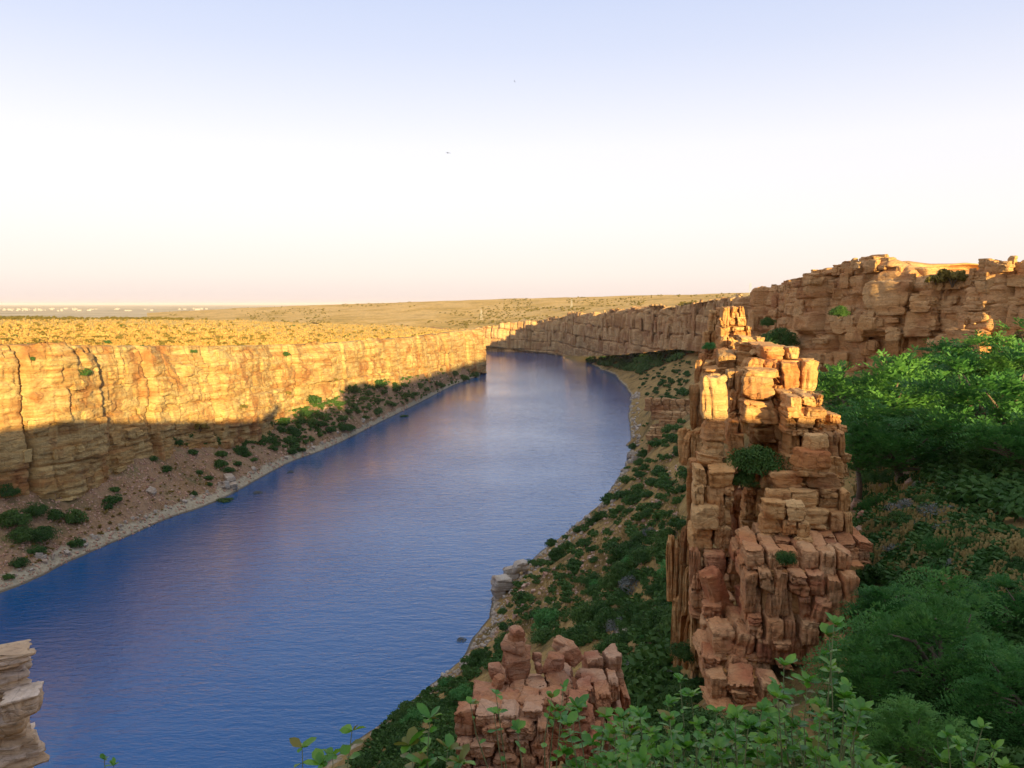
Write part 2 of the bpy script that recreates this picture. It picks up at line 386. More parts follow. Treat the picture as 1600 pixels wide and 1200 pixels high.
def disp_left(S, Z, t, hgt):
    butt = 11.0 * fbm(S / 85, Z * 0 + 1.3, 3, 4.0) + 3.0 * fbm(S / 21, Z / 22, 2, 9.0)
    wv = S + 0.8 * fbm(Z / 7, S / 9, 2, 3.0)
    zt = Z + 0.035 * S
    b0, e0 = blocks(wv, zt, 90, 46, 7.0); b1, e1 = blocks(wv, zt, 13, 19, 1.0); b2, e2 = blocks(wv, zt, 4.2, 7.0, 2.0); b3, e3 = blocks(wv, zt, 1.5, 3.2, 3.0)
    ch = 0.6 + 1.3 * vn2(S / 34, Z / 16, 12.0)                          # smooth panels between broken ground
    d = butt + 5.0 * b0 + 3.4 * b1 + ch * (1.25 * b2 + 0.65 * b3 + 0.4 * fbm(S / 2.2, Z / 1.0, 3, 6.0)) - 4.0 * np.exp(-(e0 / 0.8) ** 2) - 0.8 * np.exp(-(e1 / 0.5) ** 2) - 0.3 * ch * np.exp(-(e2 / 0.3) ** 2)
    d = d - 5.5 * np.clip((t - 0.72 - 0.16 * vn2(S / 26, Z * 0, 15.0)) / 0.28, 0, 1) ** 1.5 * (0.4 + 1.2 * vn2(S / 15, Z * 0, 5.0))
    return d, (3.2 * fbm(S / 16, S * 0 + 2, 3, 8.0) + 2.6 * b1 * (t > 0.6) + 1.2 * b2 * (t > 0.85)) * t
o_left, CL, LL, NL, VL = wall('lwall', np.column_stack([rim[:, :2], rim[:, 2], base[:, 2] - 5]), None, M_LC, 'left_cliff',
    lambda d: np.clip(d / 620, 0.42, 2.0) * np.where(d < 240, 2.0, 1.0), 128, disp_left, 'sunlit golden cliff wall along the far side of the river', 0.05, 24.0, -1.0)

# talus between shore and cliff foot
S_, sl_ = resample(np.column_stack([shore, base]), lambda d: np.clip(d / 300, 0.8, 3.5))
nu = len(S_); nv = 70; t = np.linspace(-0.35, 1.12, nv)[None]
prof = np.where(t < 0, t * 1.2, np.where(t < 0.17, t * 1.1, 0.187 + (t - 0.17) * 0.98))
X = S_[:, 0][:, None] * (1 - t) + S_[:, 3][:, None] * t; Y = S_[:, 1][:, None] * (1 - t) + S_[:, 4][:, None] * t
Z = S_[:, 2][:, None] * (1 - prof) + S_[:, 5][:, None] * prof
amp = np.clip((t - 0.1) * 4, 0.12, 1)
Z = Z + amp * (2.6 * fbm(X / 24, Y / 24, 4, 2.0) + 0.9 * fbm(X / 4, Y / 4, 3, 5.0)) + 0.5 * fbm(X / 9, Y / 9, 3, 3.0)
V = np.stack([X, Y, Z], 2).reshape(-1, 3); Fc = gridfaces(nu, nv)[:, ::-1]; reg('ltalus', V, Fc)
link('talus_slope', mesh('talus_slope', V, Fc, G_TALUS, True), None, None, kind='structure', label='brown scree slope with pale shore band under the golden cliff')

# mesa top
ltop_pts = [tuple(p) for p in rim[::1]] + [tuple(P(*q)) for q in ((0, 497, 850), (-300, 497, 800), (150, 498, 900), (300, 499, 980), (450, 502, 1040), (600, 507, 1110), (690, 512, 1100),
             (0, 524, 305), (200, 524, 370), (400, 524, 480), (550, 521, 620), (660, 518, 760), (0, 509, 440), (200, 510, 520), (400, 511, 660))] + [(-900, 500, 66), (-900, 0, 66), (-700, -300, 66)]
ltop_f = tps(ltop_pts)
C, L = resample(np.column_stack([rim[:, :2], rim[:, :2]]), lambda d: np.clip(d / 260, 0.8, 4))
back = np.interp(np.arange(len(C)), [0, len(C)], [0, 1])
Tn = np.gradient(C[:, :2], axis=0); Tn /= np.linalg.norm(Tn, axis=1)[:, None]
out = np.stack([-Tn[:, 1], Tn[:, 0]], 1)
far_xy = []
for i in range(len(C)):
    x, y = C[i, :2]; r = math.hypot(x, y); az = math.atan2(x, y)
    if y > 200: k = max(1080 / r, 1.0) if r < 1020 else 1.02; k = max(k, 1.10); far_xy.append((x * k - 40, y * k))
    else: far_xy.append((x - 900, y + (0 if y < 0 else y * 2.5)))
far_xy = np.array(far_xy)
nv = 190; t = (np.linspace(0, 1, nv) ** 1.7)[None]
X = (C[:, 0] + 0 * out[:, 0])[:, None] * (1 - t) + far_xy[:, 0][:, None] * t; Y = C[:, 1][:, None] * (1 - t) + far_xy[:, 1][:, None] * t
X = X + (-17.0) * (1 - t)
Z = ltop_f(X, Y) - 0.5 + 2.0 * fbm(X / 60, Y / 60, 4, 4.0) * np.clip(t * 12, 0, 1) + 0.5 * fbm(X / 8, Y / 8, 3, 7.0)
Z = Z - 60 * np.clip((t - 0.97) / 0.03, 0, 1) - 5.0 * np.clip(1 - t / 0.022, 0, 1)
V = np.stack([X, Y, Z], 2).reshape(-1, 3); Fc = gridfaces(len(C), nv)[:, ::-1]; reg('ltop', V, Fc)
link('left_plateau', mesh('left_plateau', V, Fc, G_PLAT, True), None, None, kind='structure', label='sunlit flat scrub plateau on top of the golden cliff')

# ---- far wall beyond the river bend and its plateau
Wpts = [(1175, 466, 470, 560), (1140, 468, 540, 556), (1110, 468, 610, 552), (1080, 473, 665, 548), (1050, 480, 720, 546), (1000, 480, 830, 552), (950, 489, 960, 556), (900, 491, 1110, 556), (872, 496, 1215, 556),
        (845, 500, 1270, 558), (800, 505, 1295, 558), (740, 515, 1320, 558), (660, 516, 1370, 556), (560, 515, 1440, 553)]
wr = []
for px, rp, Yv, bp in Wpts:
    a = P(px, rp, Yv); b = P(px, bp, Yv); wr.append((a[0], a[1], a[2], max(b[2], -3)))
wr = np.array(wr)
def disp_far(S, Z, t, hgt):
    b0, e0 = blocks(S, Z, 60, 26, 21.0); b1, e1 = blocks(S + 0.4 * fbm(Z / 6, S / 9, 2, 1.0), Z, 17, 8, 22.0); b2, e2 = blocks(S, Z, 5, 4, 23.0)
    d = 6 * fbm(S / 60, Z * 0, 3, 30.0) + 9.0 * b0 + 5.0 * b1 + 1.6 * b2 - 3.0 * np.exp(-(e1 / 0.9) ** 2) - 4.0 * np.exp(-(e0 / 1.3) ** 2) + 0.5 * fbm(S / 3, Z / 3, 2, 5.0)
    return d - 3.5 * np.clip((t - 0.8) / 0.2, 0, 1) * vn2(S / 10, Z / 30, 3.0), (6.0 * b0 + 3.0 * b1) * t
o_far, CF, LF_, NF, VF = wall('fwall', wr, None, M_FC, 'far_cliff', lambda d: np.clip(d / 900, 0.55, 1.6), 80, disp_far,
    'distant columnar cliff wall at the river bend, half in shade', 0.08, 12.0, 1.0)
sky_pts = [(1600, 452, 1700), (1400, 453, 1750), (1280, 455, 1800), (1170, 458, 1850), (1080, 461, 1900), (1000, 463, 2000), (900, 466, 2150), (800, 469, 2300), (720, 471, 2350), (650, 473, 2450), (560, 476, 2500), (500, 478, 2550), (400, 481, 2600), (320, 485, 2600), (250, 489, 2550)]
ftop_f = tps([tuple(r[:3]) for r in wr] + [tuple(P(*q)) for q in sky_pts] + [tuple(P(*q)) for q in ((500, 500, 1600), (400, 500, 1700), (300, 499, 1800), (600, 492, 1900), (800, 487, 1750), (1000, 473, 1400), (1150, 465, 1000), (450, 490, 2100))])
pxs = np.linspace(235, 1235, 380); near_x = []; 
nr = np.interp(pxs, [235, 300, 420, 560, 660, 740, 800, 845, 872, 900, 950, 1000, 1050, 1110, 1175, 1420], [1500, 1500, 1490, 1452, 1382, 1332, 1306, 1282, 1226, 1120, 970, 840, 730, 622, 480, 470])
fr_ = np.interp(pxs, [q[0] for q in sky_pts][::-1], [q[2] for q in sky_pts][::-1]) * 1.12
nv = 200; t = (np.linspace(0, 1, nv) ** 1.25)[None]
Yg = nr[:, None] * (1 - t) + fr_[:, None] * t; u = ((pxs - 800) / F)[:, None]; Xg = u * Yg / cs
Z = ftop_f(Xg, Yg) - 0.6 + 2.2 * fbm(Xg / 70, Yg / 70, 4, 8.0) * np.clip(t * 9, 0, 1)
Z = Z - 100 * np.clip((t - 0.93) / 0.07, 0, 1) ** 2
V = np.stack([Xg, Yg, Z], 2).reshape(-1, 3); Fc = gridfaces(len(pxs), nv); reg('ftop', V, Fc)
link('far_plateau', mesh('far_plateau', V, Fc, G_FAR, True), None, None, kind='structure', label='distant scrub plateau rising to the skyline')

# ---- plain to the horizon
pl = []; rr = np.geomspace(1150, 70000, 60); aa = np.linspace(R(-75), R(60), 120)
A, Rr = np.meshgrid(aa, rr, indexing='ij')
Xp = np.sin(A) * Rr; Yp = np.cos(A) * Rr
Zp = 20 - 2 * (Rr / 20000) + 3 * fbm(Xp / 900, Yp / 900, 3, 3.0) - 24 * np.clip((1500 - Rr) / 100, 0, 1)
link('ground', mesh('ground', np.stack([Xp, Yp, Zp], 2).reshape(-1, 3), gridfaces(120, 60)[:, ::-1], G_PLAIN, True), None, None, kind='structure', label='hazy flat plain reaching the horizon')

# ---- right bank: slope down to the river, gully beside the pinnacle, ledge at the viewer's feet
def rel(x, y, z): return (x, y, H + z)
rp = []
shr = np.array([W(*q) for q in ((500, 1200), (560, 1155), (640, 1098), (690, 1055), (722, 1030), (765, 965), (772, 928), (830, 876), (885, 835), (940, 790), (972, 740), (990, 700), (984, 655), (986, 615), (962, 586), (920, 568))])
for a_, b_ in zip(shr[:-1], shr[1:]):
    n_ = max(int(np.linalg.norm(b_ - a_) / 16), 1)
    for q in range(n_):
        w = a_ + (b_ - a_) * q / n_; rp.append(tuple(w)); rp.append((w[0] - 9 - 0.01 * w[1], w[1] + 3, -5))
        if q % 2 == 0: rp.append((w[0] - 40 - 0.03 * w[1], w[1] + 8, -14))
for q in ((1045, 1080, 75), (1050, 900, 112), (1060, 800, 150), (1062, 720, 195), (1068, 650, 280), (1085, 600, 400), (1095, 575, 480), (1050, 562, 690), (1000, 560, 820), (950, 560, 950), (985, 800, 232), (960, 900, 148),
          (900, 860, 210), (980, 1000, 102), (880, 1000, 125), (1030, 700, 250), (1010, 640, 430), (1030, 600, 560),
          (1350, 850, 42), (1450, 780, 48), (1560, 870, 36), (1600, 700, 60), (1300, 610, 98), (1450, 590, 92), (1600, 560, 86), (1200, 590, 125), (1345, 1000, 32), (1450, 1195, 22), (1250, 1185, 20), (1000, 1140, 26), (1600, 1000, 29), (1420, 920, 36), (1500, 700, 62),
          (940, 1195, 17.5), (700, 1195, 84), (600, 1195, 115), (800, 1120, 70), (1250, 1110, 31), (1130, 1120, 31), (1050, 1150, 33)):
    rp.append(tuple(P(*q)))
rp += [rel(*q) for q in ((-1, 0.5, -1.75), (1.5, 0.5, -1.75), (0, -4, -1.6), (6, -4, -1.0), (2, 4.6, -3.7), (-1.3, 4.4, -3.8), (3.4, 4.5, -3.7), (0.8, 5.5, -4.4), (0, 9.5, -9), (3, 10, -9), (7, 10, -9), (-4.8, 7.5, -9), (-9, 10, -22), (-8, 0, -12), (-14, 20, -34), (-4, 24, -26), (-3, 40, -40), (-30, 0, -60), (-45, 60, -80), (-60, 0, -82), (-75, -100, -84), (-90, 60, -92), (-100, -100, -92),
     (10, 45, -22), (13, 58, -25), (22, 30, -12), (14, 12, -9), (22, 8, -5), (30, 40, -11), (48, 40, -8), (60, 20, 0), (-40, -100, -40), (70, 200, -30), (120, 300, -26), (140, 420, -24), (200, 420, -22), (200, 250, -24), (110, 150, -20), (160, 60, -12), (250, 700, -20), (200, 560, -22), (400, 600, -30), (600, 900, -34), (500, 300, -30), (800, 500, -40), (300, 100, -25), (400, 1000, -30))]
rfun = tps(rp)
aa = np.linspace(R(-62), R(62), 420); rr = np.geomspace(2.2, 1150, 430)
A, Rr = np.meshgrid(aa, rr, indexing='ij'); X = np.sin(A) * Rr; Y = np.cos(A) * Rr
Z = rfun(X, Y)
up = np.clip(Z / 5, 0.3, 1)
Z = Z + up * (np.clip(Rr / 60, 0.12, 1) * 2.0 * fbm(X / 18, Y / 18, 4, 12.0) + np.clip(Rr / 40, 0.2, 1) * 0.55 * fbm(X / 3.1, Y / 3.1, 3, 14.0))
ok = Rr < 6
V = np.stack([X, Y, Z], 2).reshape(-1, 3); Fc = gridfaces(420, 430)[:, ::-1]; reg('right', V, Fc)
link('hillside', mesh('hillside', V, Fc, G_SLOPE, True), None, None, kind='structure', label='steep grassy hillside falling to the river on the near bank')

# near ledge under and behind the viewer, and the unseen plateau behind, shaped to shade the gorge
def patch(name, fz, x0, x1, y0, y1, n, m, mat, label):
    xs = np.linspace(x0, x1, n); ys = y1 - (y1 - y0) * np.linspace(1, 0, m) ** 1.8; X, Y = np.meshgrid(xs, ys, indexing='ij')
    V = np.stack([X, Y, fz(X, Y)], 2).reshape(-1, 3); Fc = gridfaces(n, m); reg(name, V, Fc)
    link(name, mesh(name, V, Fc, mat, True), None, None, kind='structure', label=label)
def fback(X, Y):
    edge = 1 / (1 + np.exp(-( -9 - Y - 0.10 * np.clip(X, 0, 70)) / 1.2))
    west = 1 / (1 + np.exp(-(X + 45 + 0.5 * np.clip(-Y - 10, 0, 250) + 6 * fbm(Y / 20, X * 0, 3, 2.0)) / 1.5))
    top = 2.6 + 0.9 * fbm(X / 14, Y / 14, 4, 5.0) + 1.6 * fbm(X / 50, Y / 50, 2, 6.0)
    top = top + np.clip((X - 78) * 0.36, 0, 28) + np.clip((X - 156) * 0.25, 0, 60)  # unseen hill rising to the right, added to shade the left talus
    return H - 1.9 + (top + 1.9) * edge * west - 55 * (1 - west)
patch('near_plateau', fback, -200, 420, -900, 1.9, 250, 240, G_SLOPE, 'rocky plateau edge where the viewer stands, with an unseen hill added for shade')

# ------------------------------------------------------------------ rock blocks
def block_mesh(seed, mat, r=0.2, rough=0.10, taper=0.10, n=13):
    """weathered joint block, half size 1: rounded and chipped, with its own beds, joints and pitted faces"""
    g = np.random.default_rng(seed); idx = {}; V = []; Fc = []; tk = np.linspace(-1, 1, n + 1)
    def vid(*q):
        if q not in idx: idx[q] = len(V); V.append((tk[q[0]], tk[q[1]], tk[q[2]]))
        return idx[q]
    for a in range(n):
        for b in range(n):
            Fc += [(vid(a, b, 0), vid(a, b + 1, 0), vid(a + 1, b + 1, 0), vid(a + 1, b, 0)), (vid(a, b, n), vid(a + 1, b, n), vid(a + 1, b + 1, n), vid(a, b + 1, n)),
                   (vid(a, 0, b), vid(a + 1, 0, b), vid(a + 1, 0, b + 1), vid(a, 0, b + 1)), (vid(a, n, b), vid(a, n, b + 1), vid(a + 1, n, b + 1), vid(a + 1, n, b)),
                   (vid(0, a, b), vid(0, a, b + 1), vid(0, a + 1, b + 1), vid(0, a + 1, b)), (vid(n, a, b), vid(n, a + 1, b), vid(n, a + 1, b + 1), vid(n, a, b + 1))]
    V = np.array(V, float); ang = np.arctan2(V[:, 1], V[:, 0]) * 1.35; z = V[:, 2]
    side = np.maximum(np.abs(V[:, 0]), np.abs(V[:, 1])) > 0.99
    b1, e1 = blocks(ang + 0.1 * z, z + 0.12 * V[:, 0], g.uniform(0.9, 1.9), g.uniform(0.6, 1.3), seed + 0.5); b2, e2 = blocks(ang, z, 0.62, 0.55, seed + 1.5)
    off = 0.20 * (0.5 - b1) * (0.4 + g.random()) + 0.09 * (0.5 - b2) + 0.13 * np.exp(-(e1 / 0.09) ** 2)
    q = np.clip(V, -(1 - r), 1 - r); d = V - q; ln = np.linalg.norm(d, axis=1)
    V = np.where(ln[:, None] > r, q + d / (ln[:, None] + 1e-9) * r, V)
    V[:, :2] *= (1 - np.where(side, off, 0.5 * off))[:, None]
    st = np.floor(2.2 * vn2(V[:, 0] * 1.3 + seed, V[:, 1] * 1.3, 3.0)) * 0.10; V[:, 2] -= np.where(z > 0.99, st, 0)
    for _ in range(5):          # chipped corners
        m = g.normal(size=3); m /= np.linalg.norm(m); lim = np.max(V @ m) * g.uniform(0.72, 0.93)
        ex = V @ m - lim; V = V - np.where(ex > 0, ex, 0)[:, None] * m
    sx, sy = g.uniform(-taper, taper, 2); V[:, 0] *= 1 + sx * V[:, 2]; V[:, 1] *= 1 + sy * V[:, 2]
    sk = g.uniform(-taper, taper, 3); V[:, 0] += sk[0] * V[:, 2]; V[:, 2] += sk[1] * V[:, 0] * 0.7; V[:, 0] += sk[2] * V[:, 1]
    V += 0.035 * np.stack([fbm(V[:, 1] * 2.3 + seed, V[:, 2] * 2.3, 3, k_ * 3.0) for k_ in range(3)], 1) + g.normal(0, 0.012, V.shape)
    return mesh('rock_block', V * 1.02, np.array(Fc), mat)
BV = []
def bvar(mat, n=22):
    if not BV: BV.extend(block_mesh(100 + i * 7, M_SP, [0.06, 0.10, 0.17][i % 3]) for i in range(n))
    return random.choice(BV)
def paint(o, mat):
    o.material_slots[0].link = 'OBJECT'; o.material_slots[0].material = mat; return o
def put(parent, c, half, yaw, mat, tilt=0.05, name='block'):
    return paint(link(name, bvar(mat), parent, tuple(np.array(c) - np.array(parent.location)), (random.gauss(0, tilt), random.gauss(0, tilt), yaw + random.choice((0, math.pi)) + random.gauss(0, tilt)), tuple(half)), mat)
CORES = {}
def stack(parent, rows, mat, lt, bw, depth=1.6, yaw=0.0, nd=1, jit=0.25, tilt=0.04, core=True, thin=0.0, key=None):
    """rows: (py, left px, right px, Y) from top to bottom; lays courses of blocks between the edges"""
    rows = np.array(rows, float); py = rows[0, 0]; first = True; cx = np.array((math.cos(yaw), math.sin(yaw), 0)); cd = np.array((-math.sin(yaw), math.cos(yaw), 0))
    cl = []
    while py < rows[-1, 0] - 2:
        h = min(random.uniform(*lt) * 1.5, rows[-1, 0] - py); mid = py + h / 2
        Lx, Rx, Yv = (np.interp(mid, rows[:, 0], rows[:, c]) for c in (1, 2, 3))
        Lx += random.gauss(0, 3) * jit * 4 * Yv / 60; Rx += random.gauss(0, 3) * jit * 4 * Yv / 60
        m = Yv / F
        top = P((Lx + Rx) / 2, py, Yv)[2]; bot = P((Lx + Rx) / 2, py + h, Yv)[2]; cc = P((Lx + Rx) / 2, mid, Yv)
        width = (Rx - Lx) * m / max(math.cos(yaw), 0.35)
        x = -width / 2; hh = (top - bot) / 2
        cl.append((cc, width / 2, hh))
        while x < width / 2 - 0.02:
            w = min(random.uniform(*bw) * m, width / 2 - x)
            if width / 2 - x - w < bw[0] * m * 0.5: w = width / 2 - x
            for k in range(nd if first or random.random() < 0.5 else 1):
                dd = depth * random.uniform(0.8, 1.2)
                pr = random.uniform(-1, 1) * jit * 1.35 * min(w, depth) + (0 if random.random() > thin else 0.4)
                c = cc + cx * (x + w / 2) + cd * (dd / 2 + k * depth * 0.95 + pr)
                c[2] = (top + bot) / 2 + random.gauss(0, 0.05) * hh
                hz = hh * random.uniform(0.93, 1.04) * (1 if k == 0 or not first else random.uniform(0.6, 1.1))
                rz = random.random(); ww = w / 2 * random.uniform(0.95, 1.06)
                if rz < 0.16 and k == 0 and py + 2 * h < rows[-1, 0]:        # tall block through two courses
                    c2 = c.copy(); c2[2] -= hh; put(parent, c2 - cd * 0.06 * depth, (ww, dd / 2, hz * 2.0), yaw, mat, tilt)
                elif rz < 0.30 and hh * 2 * F / Yv > 17:                      # split into two thinner beds
                    for sg, fr2 in ((1, 0.42), (-1, 0.58)):
                        c2 = c.copy(); c2[2] += sg * hh * (1 - fr2); put(parent, c2 + cd * random.uniform(-0.1, 0.1) * depth, (ww * random.uniform(0.85, 1.08), dd / 2, hz * fr2), yaw, mat, tilt)
                else:
                    put(parent, c, (ww, dd / 2, hz), yaw, mat, tilt)
            x += w
        py += h; first = False
    if core: CORES.setdefault(key or parent.name, []).append((cl, depth, yaw, nd))
def chunk(parent, L_, T_, R_, B_, Y, mat, depth=None, yaw=0.0, tilt=0.05, name='block'):
    m = Y / F; a = P((L_ + R_) / 2, (T_ + B_) / 2, Y); w = (R_ - L_) * m / 2; h = (P(L_, T_, Y)[2] - P(L_, B_, Y)[2]) / 2
    d = depth / 2 if depth else max(w, h * 0.7)
    return put(parent, (a[0] - math.sin(yaw) * d, Y + math.cos(yaw) * d, a[2]), (w / math.cos(yaw), d, h), yaw, mat, tilt, name)
def build_core(parent, mat, inset=0.55):
    """rough rock body behind the facing blocks"""
    mb = MB()
    for cl, depth, yaw, nd in CORES.get(parent.name, []):
        cl = cl[1:] if len(cl) > 1 else cl
        cx = np.array((math.cos(yaw), math.sin(yaw), 0)); cd = np.array((-math.sin(yaw), math.cos(yaw), 0)); nper = 28; ringV = []; lv = []
        for (c, w, hh) in cl: lv += [(c, w, c[2] + hh * 0.75), (c, w, c[2] - hh * 0.75)]
        for (c, w, z) in lv:
            full = depth * (nd + 0.6); ww = max(w - inset, 0.1)
            for q in range(nper):
                a = 6.2832 * q / nper; ex = math.copysign(abs(math.cos(a)) ** 0.45, math.cos(a)); ey = math.copysign(abs(math.sin(a)) ** 0.45, math.sin(a))
                n_ = 0.22 * (hsh(np.float64(round(c[2] * 3)), np.float64(q // 3), 4.0) - 0.5)
                p = c + cx * (ww * ex * (1 + n_)) + cd * (inset + full * 0.5 + (full * 0.5 - 0.1) * ey * (1 + n_)); p[2] = z; ringV.append(p)
        n = len(lv); fs = []
        for i in range(n - 1):
            for q in range(nper): fs.append((i * nper + q, (i + 1) * nper + q, (i + 1) * nper + (q + 1) % nper, i * nper + (q + 1) % nper))
        fs.append(tuple(range(nper))); fs.append(tuple((n - 1) * nper + q for q in range(nper))[::-1])
        mb.add(ringV, fs)
    me = mb.mesh('rock_core', mat); me.transform(Matrix.Translation(-parent.location)); link('core', me, parent)

# ---- the great pinnacle
pin = thing('rock_pinnacle', tuple(P(1180, 1090, 38)), 'tall broken rock pinnacle of stacked orange blocks with a sunlit top', 'rock pinnacle')
Q = R(-7)
stack(pin, [(479, 1134, 1150, 57), (492, 1122, 1166, 57), (505, 1128, 1168, 57), (530, 1122, 1174, 57), (560, 1116, 1180, 56)], M_SP, (9, 15), (12, 24), 2.0, Q, 2)
stack(pin, [(484, 1112, 1126, 60), (500, 1108, 1130, 60), (560, 1098, 1130, 59), (600, 1090, 1120, 58)], M_SP, (8, 14), (9, 18), 1.6, Q, 1)
stack(pin, [(527, 1168, 1192, 52), (545, 1146, 1198, 51), (560, 1124, 1202, 50), (578, 1108, 1212, 49), (600, 1100, 1216, 48)], M_SP, (10, 18), (14, 34), 1.8, Q, 2, 0.35, 0.12)
stack(pin, [(541, 1196, 1236, 47), (553, 1188, 1254, 46.5), (564, 1172, 1274, 46), (578, 1166, 1276, 46), (590, 1164, 1268, 46), (622, 1170, 1266, 46), (655, 1180, 1262, 46), (690, 1180, 1262, 46)], M_SP, (9, 18), (16, 42), 2.2, Q, 2)
chunk(pin, 1162, 592, 1216, 627, 42.5, M_SP, 2.4, Q); chunk(pin, 1160, 627, 1218, 661, 42.2, M_SP, 2.6, Q); chunk(pin, 1165, 578, 1222, 593, 43, M_SP, 2.4, Q)
chunk(pin, 1096, 588, 1142, 656, 41, M_SP, 1.7, R(-6), 0.03); chunk(pin, 1100, 655, 1136, 690, 41.1, M_SP, 1.6, R(-6), 0.03); chunk(pin, 1101, 689, 1134, 716, 41.2, M_SP, 1.5, R(-6)); chunk(pin, 1092, 714, 1133, 733, 40.8, M_SP, 1.8, R(-4), 0.1)
stack(pin, [(580, 1128, 1168, 45), (600, 1140, 1164, 44), (660, 1142, 1162, 44)], M_SP, (14, 24), (9, 15), 1.5, Q, 1)
stack(pin, [(655, 1138, 1170, 43), (692, 1138, 1166, 43), (720, 1136, 1158, 43.5)], M_SP, (14, 30), (14, 20), 1.6, Q, 1)
stack(pin, [(655, 1178, 1230, 46), (690, 1175, 1235, 47), (790, 1165, 1225, 48), (880, 1158, 1190, 48)], M_SP, (10, 20), (14, 26), 1.6, Q, 1)
stack(pin, [(735, 1130, 1215, 51.5), (800, 1128, 1212, 51), (900, 1120, 1200, 50.5), (1040, 1105, 1190, 50)], M_SPR, (16, 30), (14, 30), 1.6, Q, 1, 0.4)
# shaded fluted flank facing the river
stack(pin, [(562, 1086, 1104, 52), (600, 1080, 1104, 50), (650, 1070, 1104, 48), (700, 1062, 1102, 47), (728, 1075, 1100, 46)], M_SP, (26, 60), (7, 13), 1.5, R(-38), 1, 0.5, 0.03)
stack(pin, [(722, 1078, 1096, 45), (790, 1068, 1090, 44), (850, 1062, 1082, 43), (960, 1066, 1082, 42), (1050, 1072, 1090, 41)], M_SP, (40, 80), (7, 12), 1.4, R(-38), 1, 0.5, 0.03)
# lower left column
stack(pin, [(731, 1092, 1148, 40), (757, 1083, 1146, 39.5), (790, 1080, 1146, 39), (815, 1078, 1144, 39), (862, 1076, 1140, 39)], M_SP, (13, 27), (18, 46), 2.0, R(-8), 2, 0.3)
stack(pin, [(862, 1077, 1150, 38.5), (905, 1076, 1128, 38.3), (950, 1078, 1122, 38), (975, 1080, 1114, 38)], M_SPR, (14, 28), (18, 40), 1.8, R(-10), 1)
stack(pin, [(965, 1076, 1116, 38.4), (1000, 1079, 1108, 38.4), (1040, 1083, 1100, 38.6), (1078, 1086, 1094, 38.8)], M_SP, (36, 60), (7, 13), 1.3, R(-10), 1, 0.4, 0.02)
stack(pin, [(940, 1128, 1156, 47), (1000, 1120, 1156, 46), (1090, 1108, 1148, 45)], M_SPR, (18, 36), (16, 30), 1.6, 0, 1)
# outer pale slab pillar
stack(pin, [(847, 1046, 1063, 46), (880, 1044, 1070, 46), (950, 1045, 1076, 45.5), (1040, 1050, 1080, 45), (1095, 1052, 1084, 44)], M_SP, (50, 95), (9, 15), 1.3, R(-20), 1, 0.4, 0.03)
# right column
stack(pin, [(619, 1262, 1286, 41), (628, 1230, 1290, 40.5), (648, 1226, 1291, 40.3), (682, 1230, 1290, 40.2)], M_SP, (10, 22), (16, 32), 2.2, Q, 2)
stack(pin, [(650, 1296, 1312, 42), (658, 1292, 1320, 42), (677, 1290, 1326, 42)], M_SP, (6, 10), (12, 26), 1.4, Q, 2, 0.3, 0.12)
stack(pin, [(676, 1242, 1324, 41), (700, 1232, 1325, 40.6), (730, 1224, 1326, 40.3), (760, 1230, 1324, 40)], M_SP, (14, 26), (16, 34), 2.0, Q, 2)
chunk(pin, 1267, 680, 1297, 707, 38.6, M_SP, 1.0, 0.1, 0.15, 'boulder'); chunk(pin, 1254, 706, 1302, 738, 38.0, M_SP, 1.5, 0.1, 0.08, 'boulder'); chunk(pin, 1252, 735, 1298, 750, 37.9, M_SP, 1.6, 0.1, 0.1, 'boulder')
stack(pin, [(742, 1214, 1305, 38.4), (760, 1202, 1318, 38.2), (775, 1198, 1326, 38), (800, 1190, 1334, 37.6), (828, 1194, 1330, 37.4), (870, 1196, 1300, 37)], M_SP, (12, 28), (20, 56), 1.3, Q, 1, 0.3)
stack(pin, [(785, 1200, 1240, 36.4), (808, 1190, 1268, 36), (840, 1190, 1272, 36), (868, 1194, 1266, 36)], M_SP, (14, 26), (20, 36), 1.2, R(-8), 1, 0.3)
# lower right stack with purple-red tops
stack(pin, [(866, 1172, 1300, 34.5), (880, 1166, 1338, 33.6), (905, 1166, 1342, 33.2), (950, 1168, 1338, 33), (985, 1174, 1341, 32.8), (1020, 1182, 1338, 32.7), (1048, 1192, 1300, 32.6)], M_SPR, (14, 27), (20, 40), 1.7, R(-8), 3, 0.36, 0.06)
stack(pin, [(846, 1302, 1362, 36.2), (866, 1296, 1368, 35.6), (884, 1300, 1358, 35.2)], M_SPR, (9, 14), (18, 30), 1.6, R(-8), 2, 0.4, 0.1)
# chockstone and base slabs
w_ = chunk(pin, 1112, 898, 1152, 986, 36.5, M_SPR, 1.4, 0.2, 0.06, 'chockstone'); w_.rotation_euler = (0.05, -0.30, 0.2)
stack(pin, [(988, 1134, 1164, 33.8), (1012, 1112, 1186, 33.2), (1045, 1104, 1214, 32.4), (1075, 1100, 1222, 31.6), (1112, 1106, 1216, 31)], M_SPR, (16, 34), (26, 52), 2.0, R(-6), 2, 0.4, 0.08)
stack(pin, [(1105, 1110, 1222, 31), (1200, 1120, 1210, 30.5)], M_SPR, (28, 40), (30, 50), 1.8, 0, 1, 0.3, 0.05)
build_core(pin, M_SP)

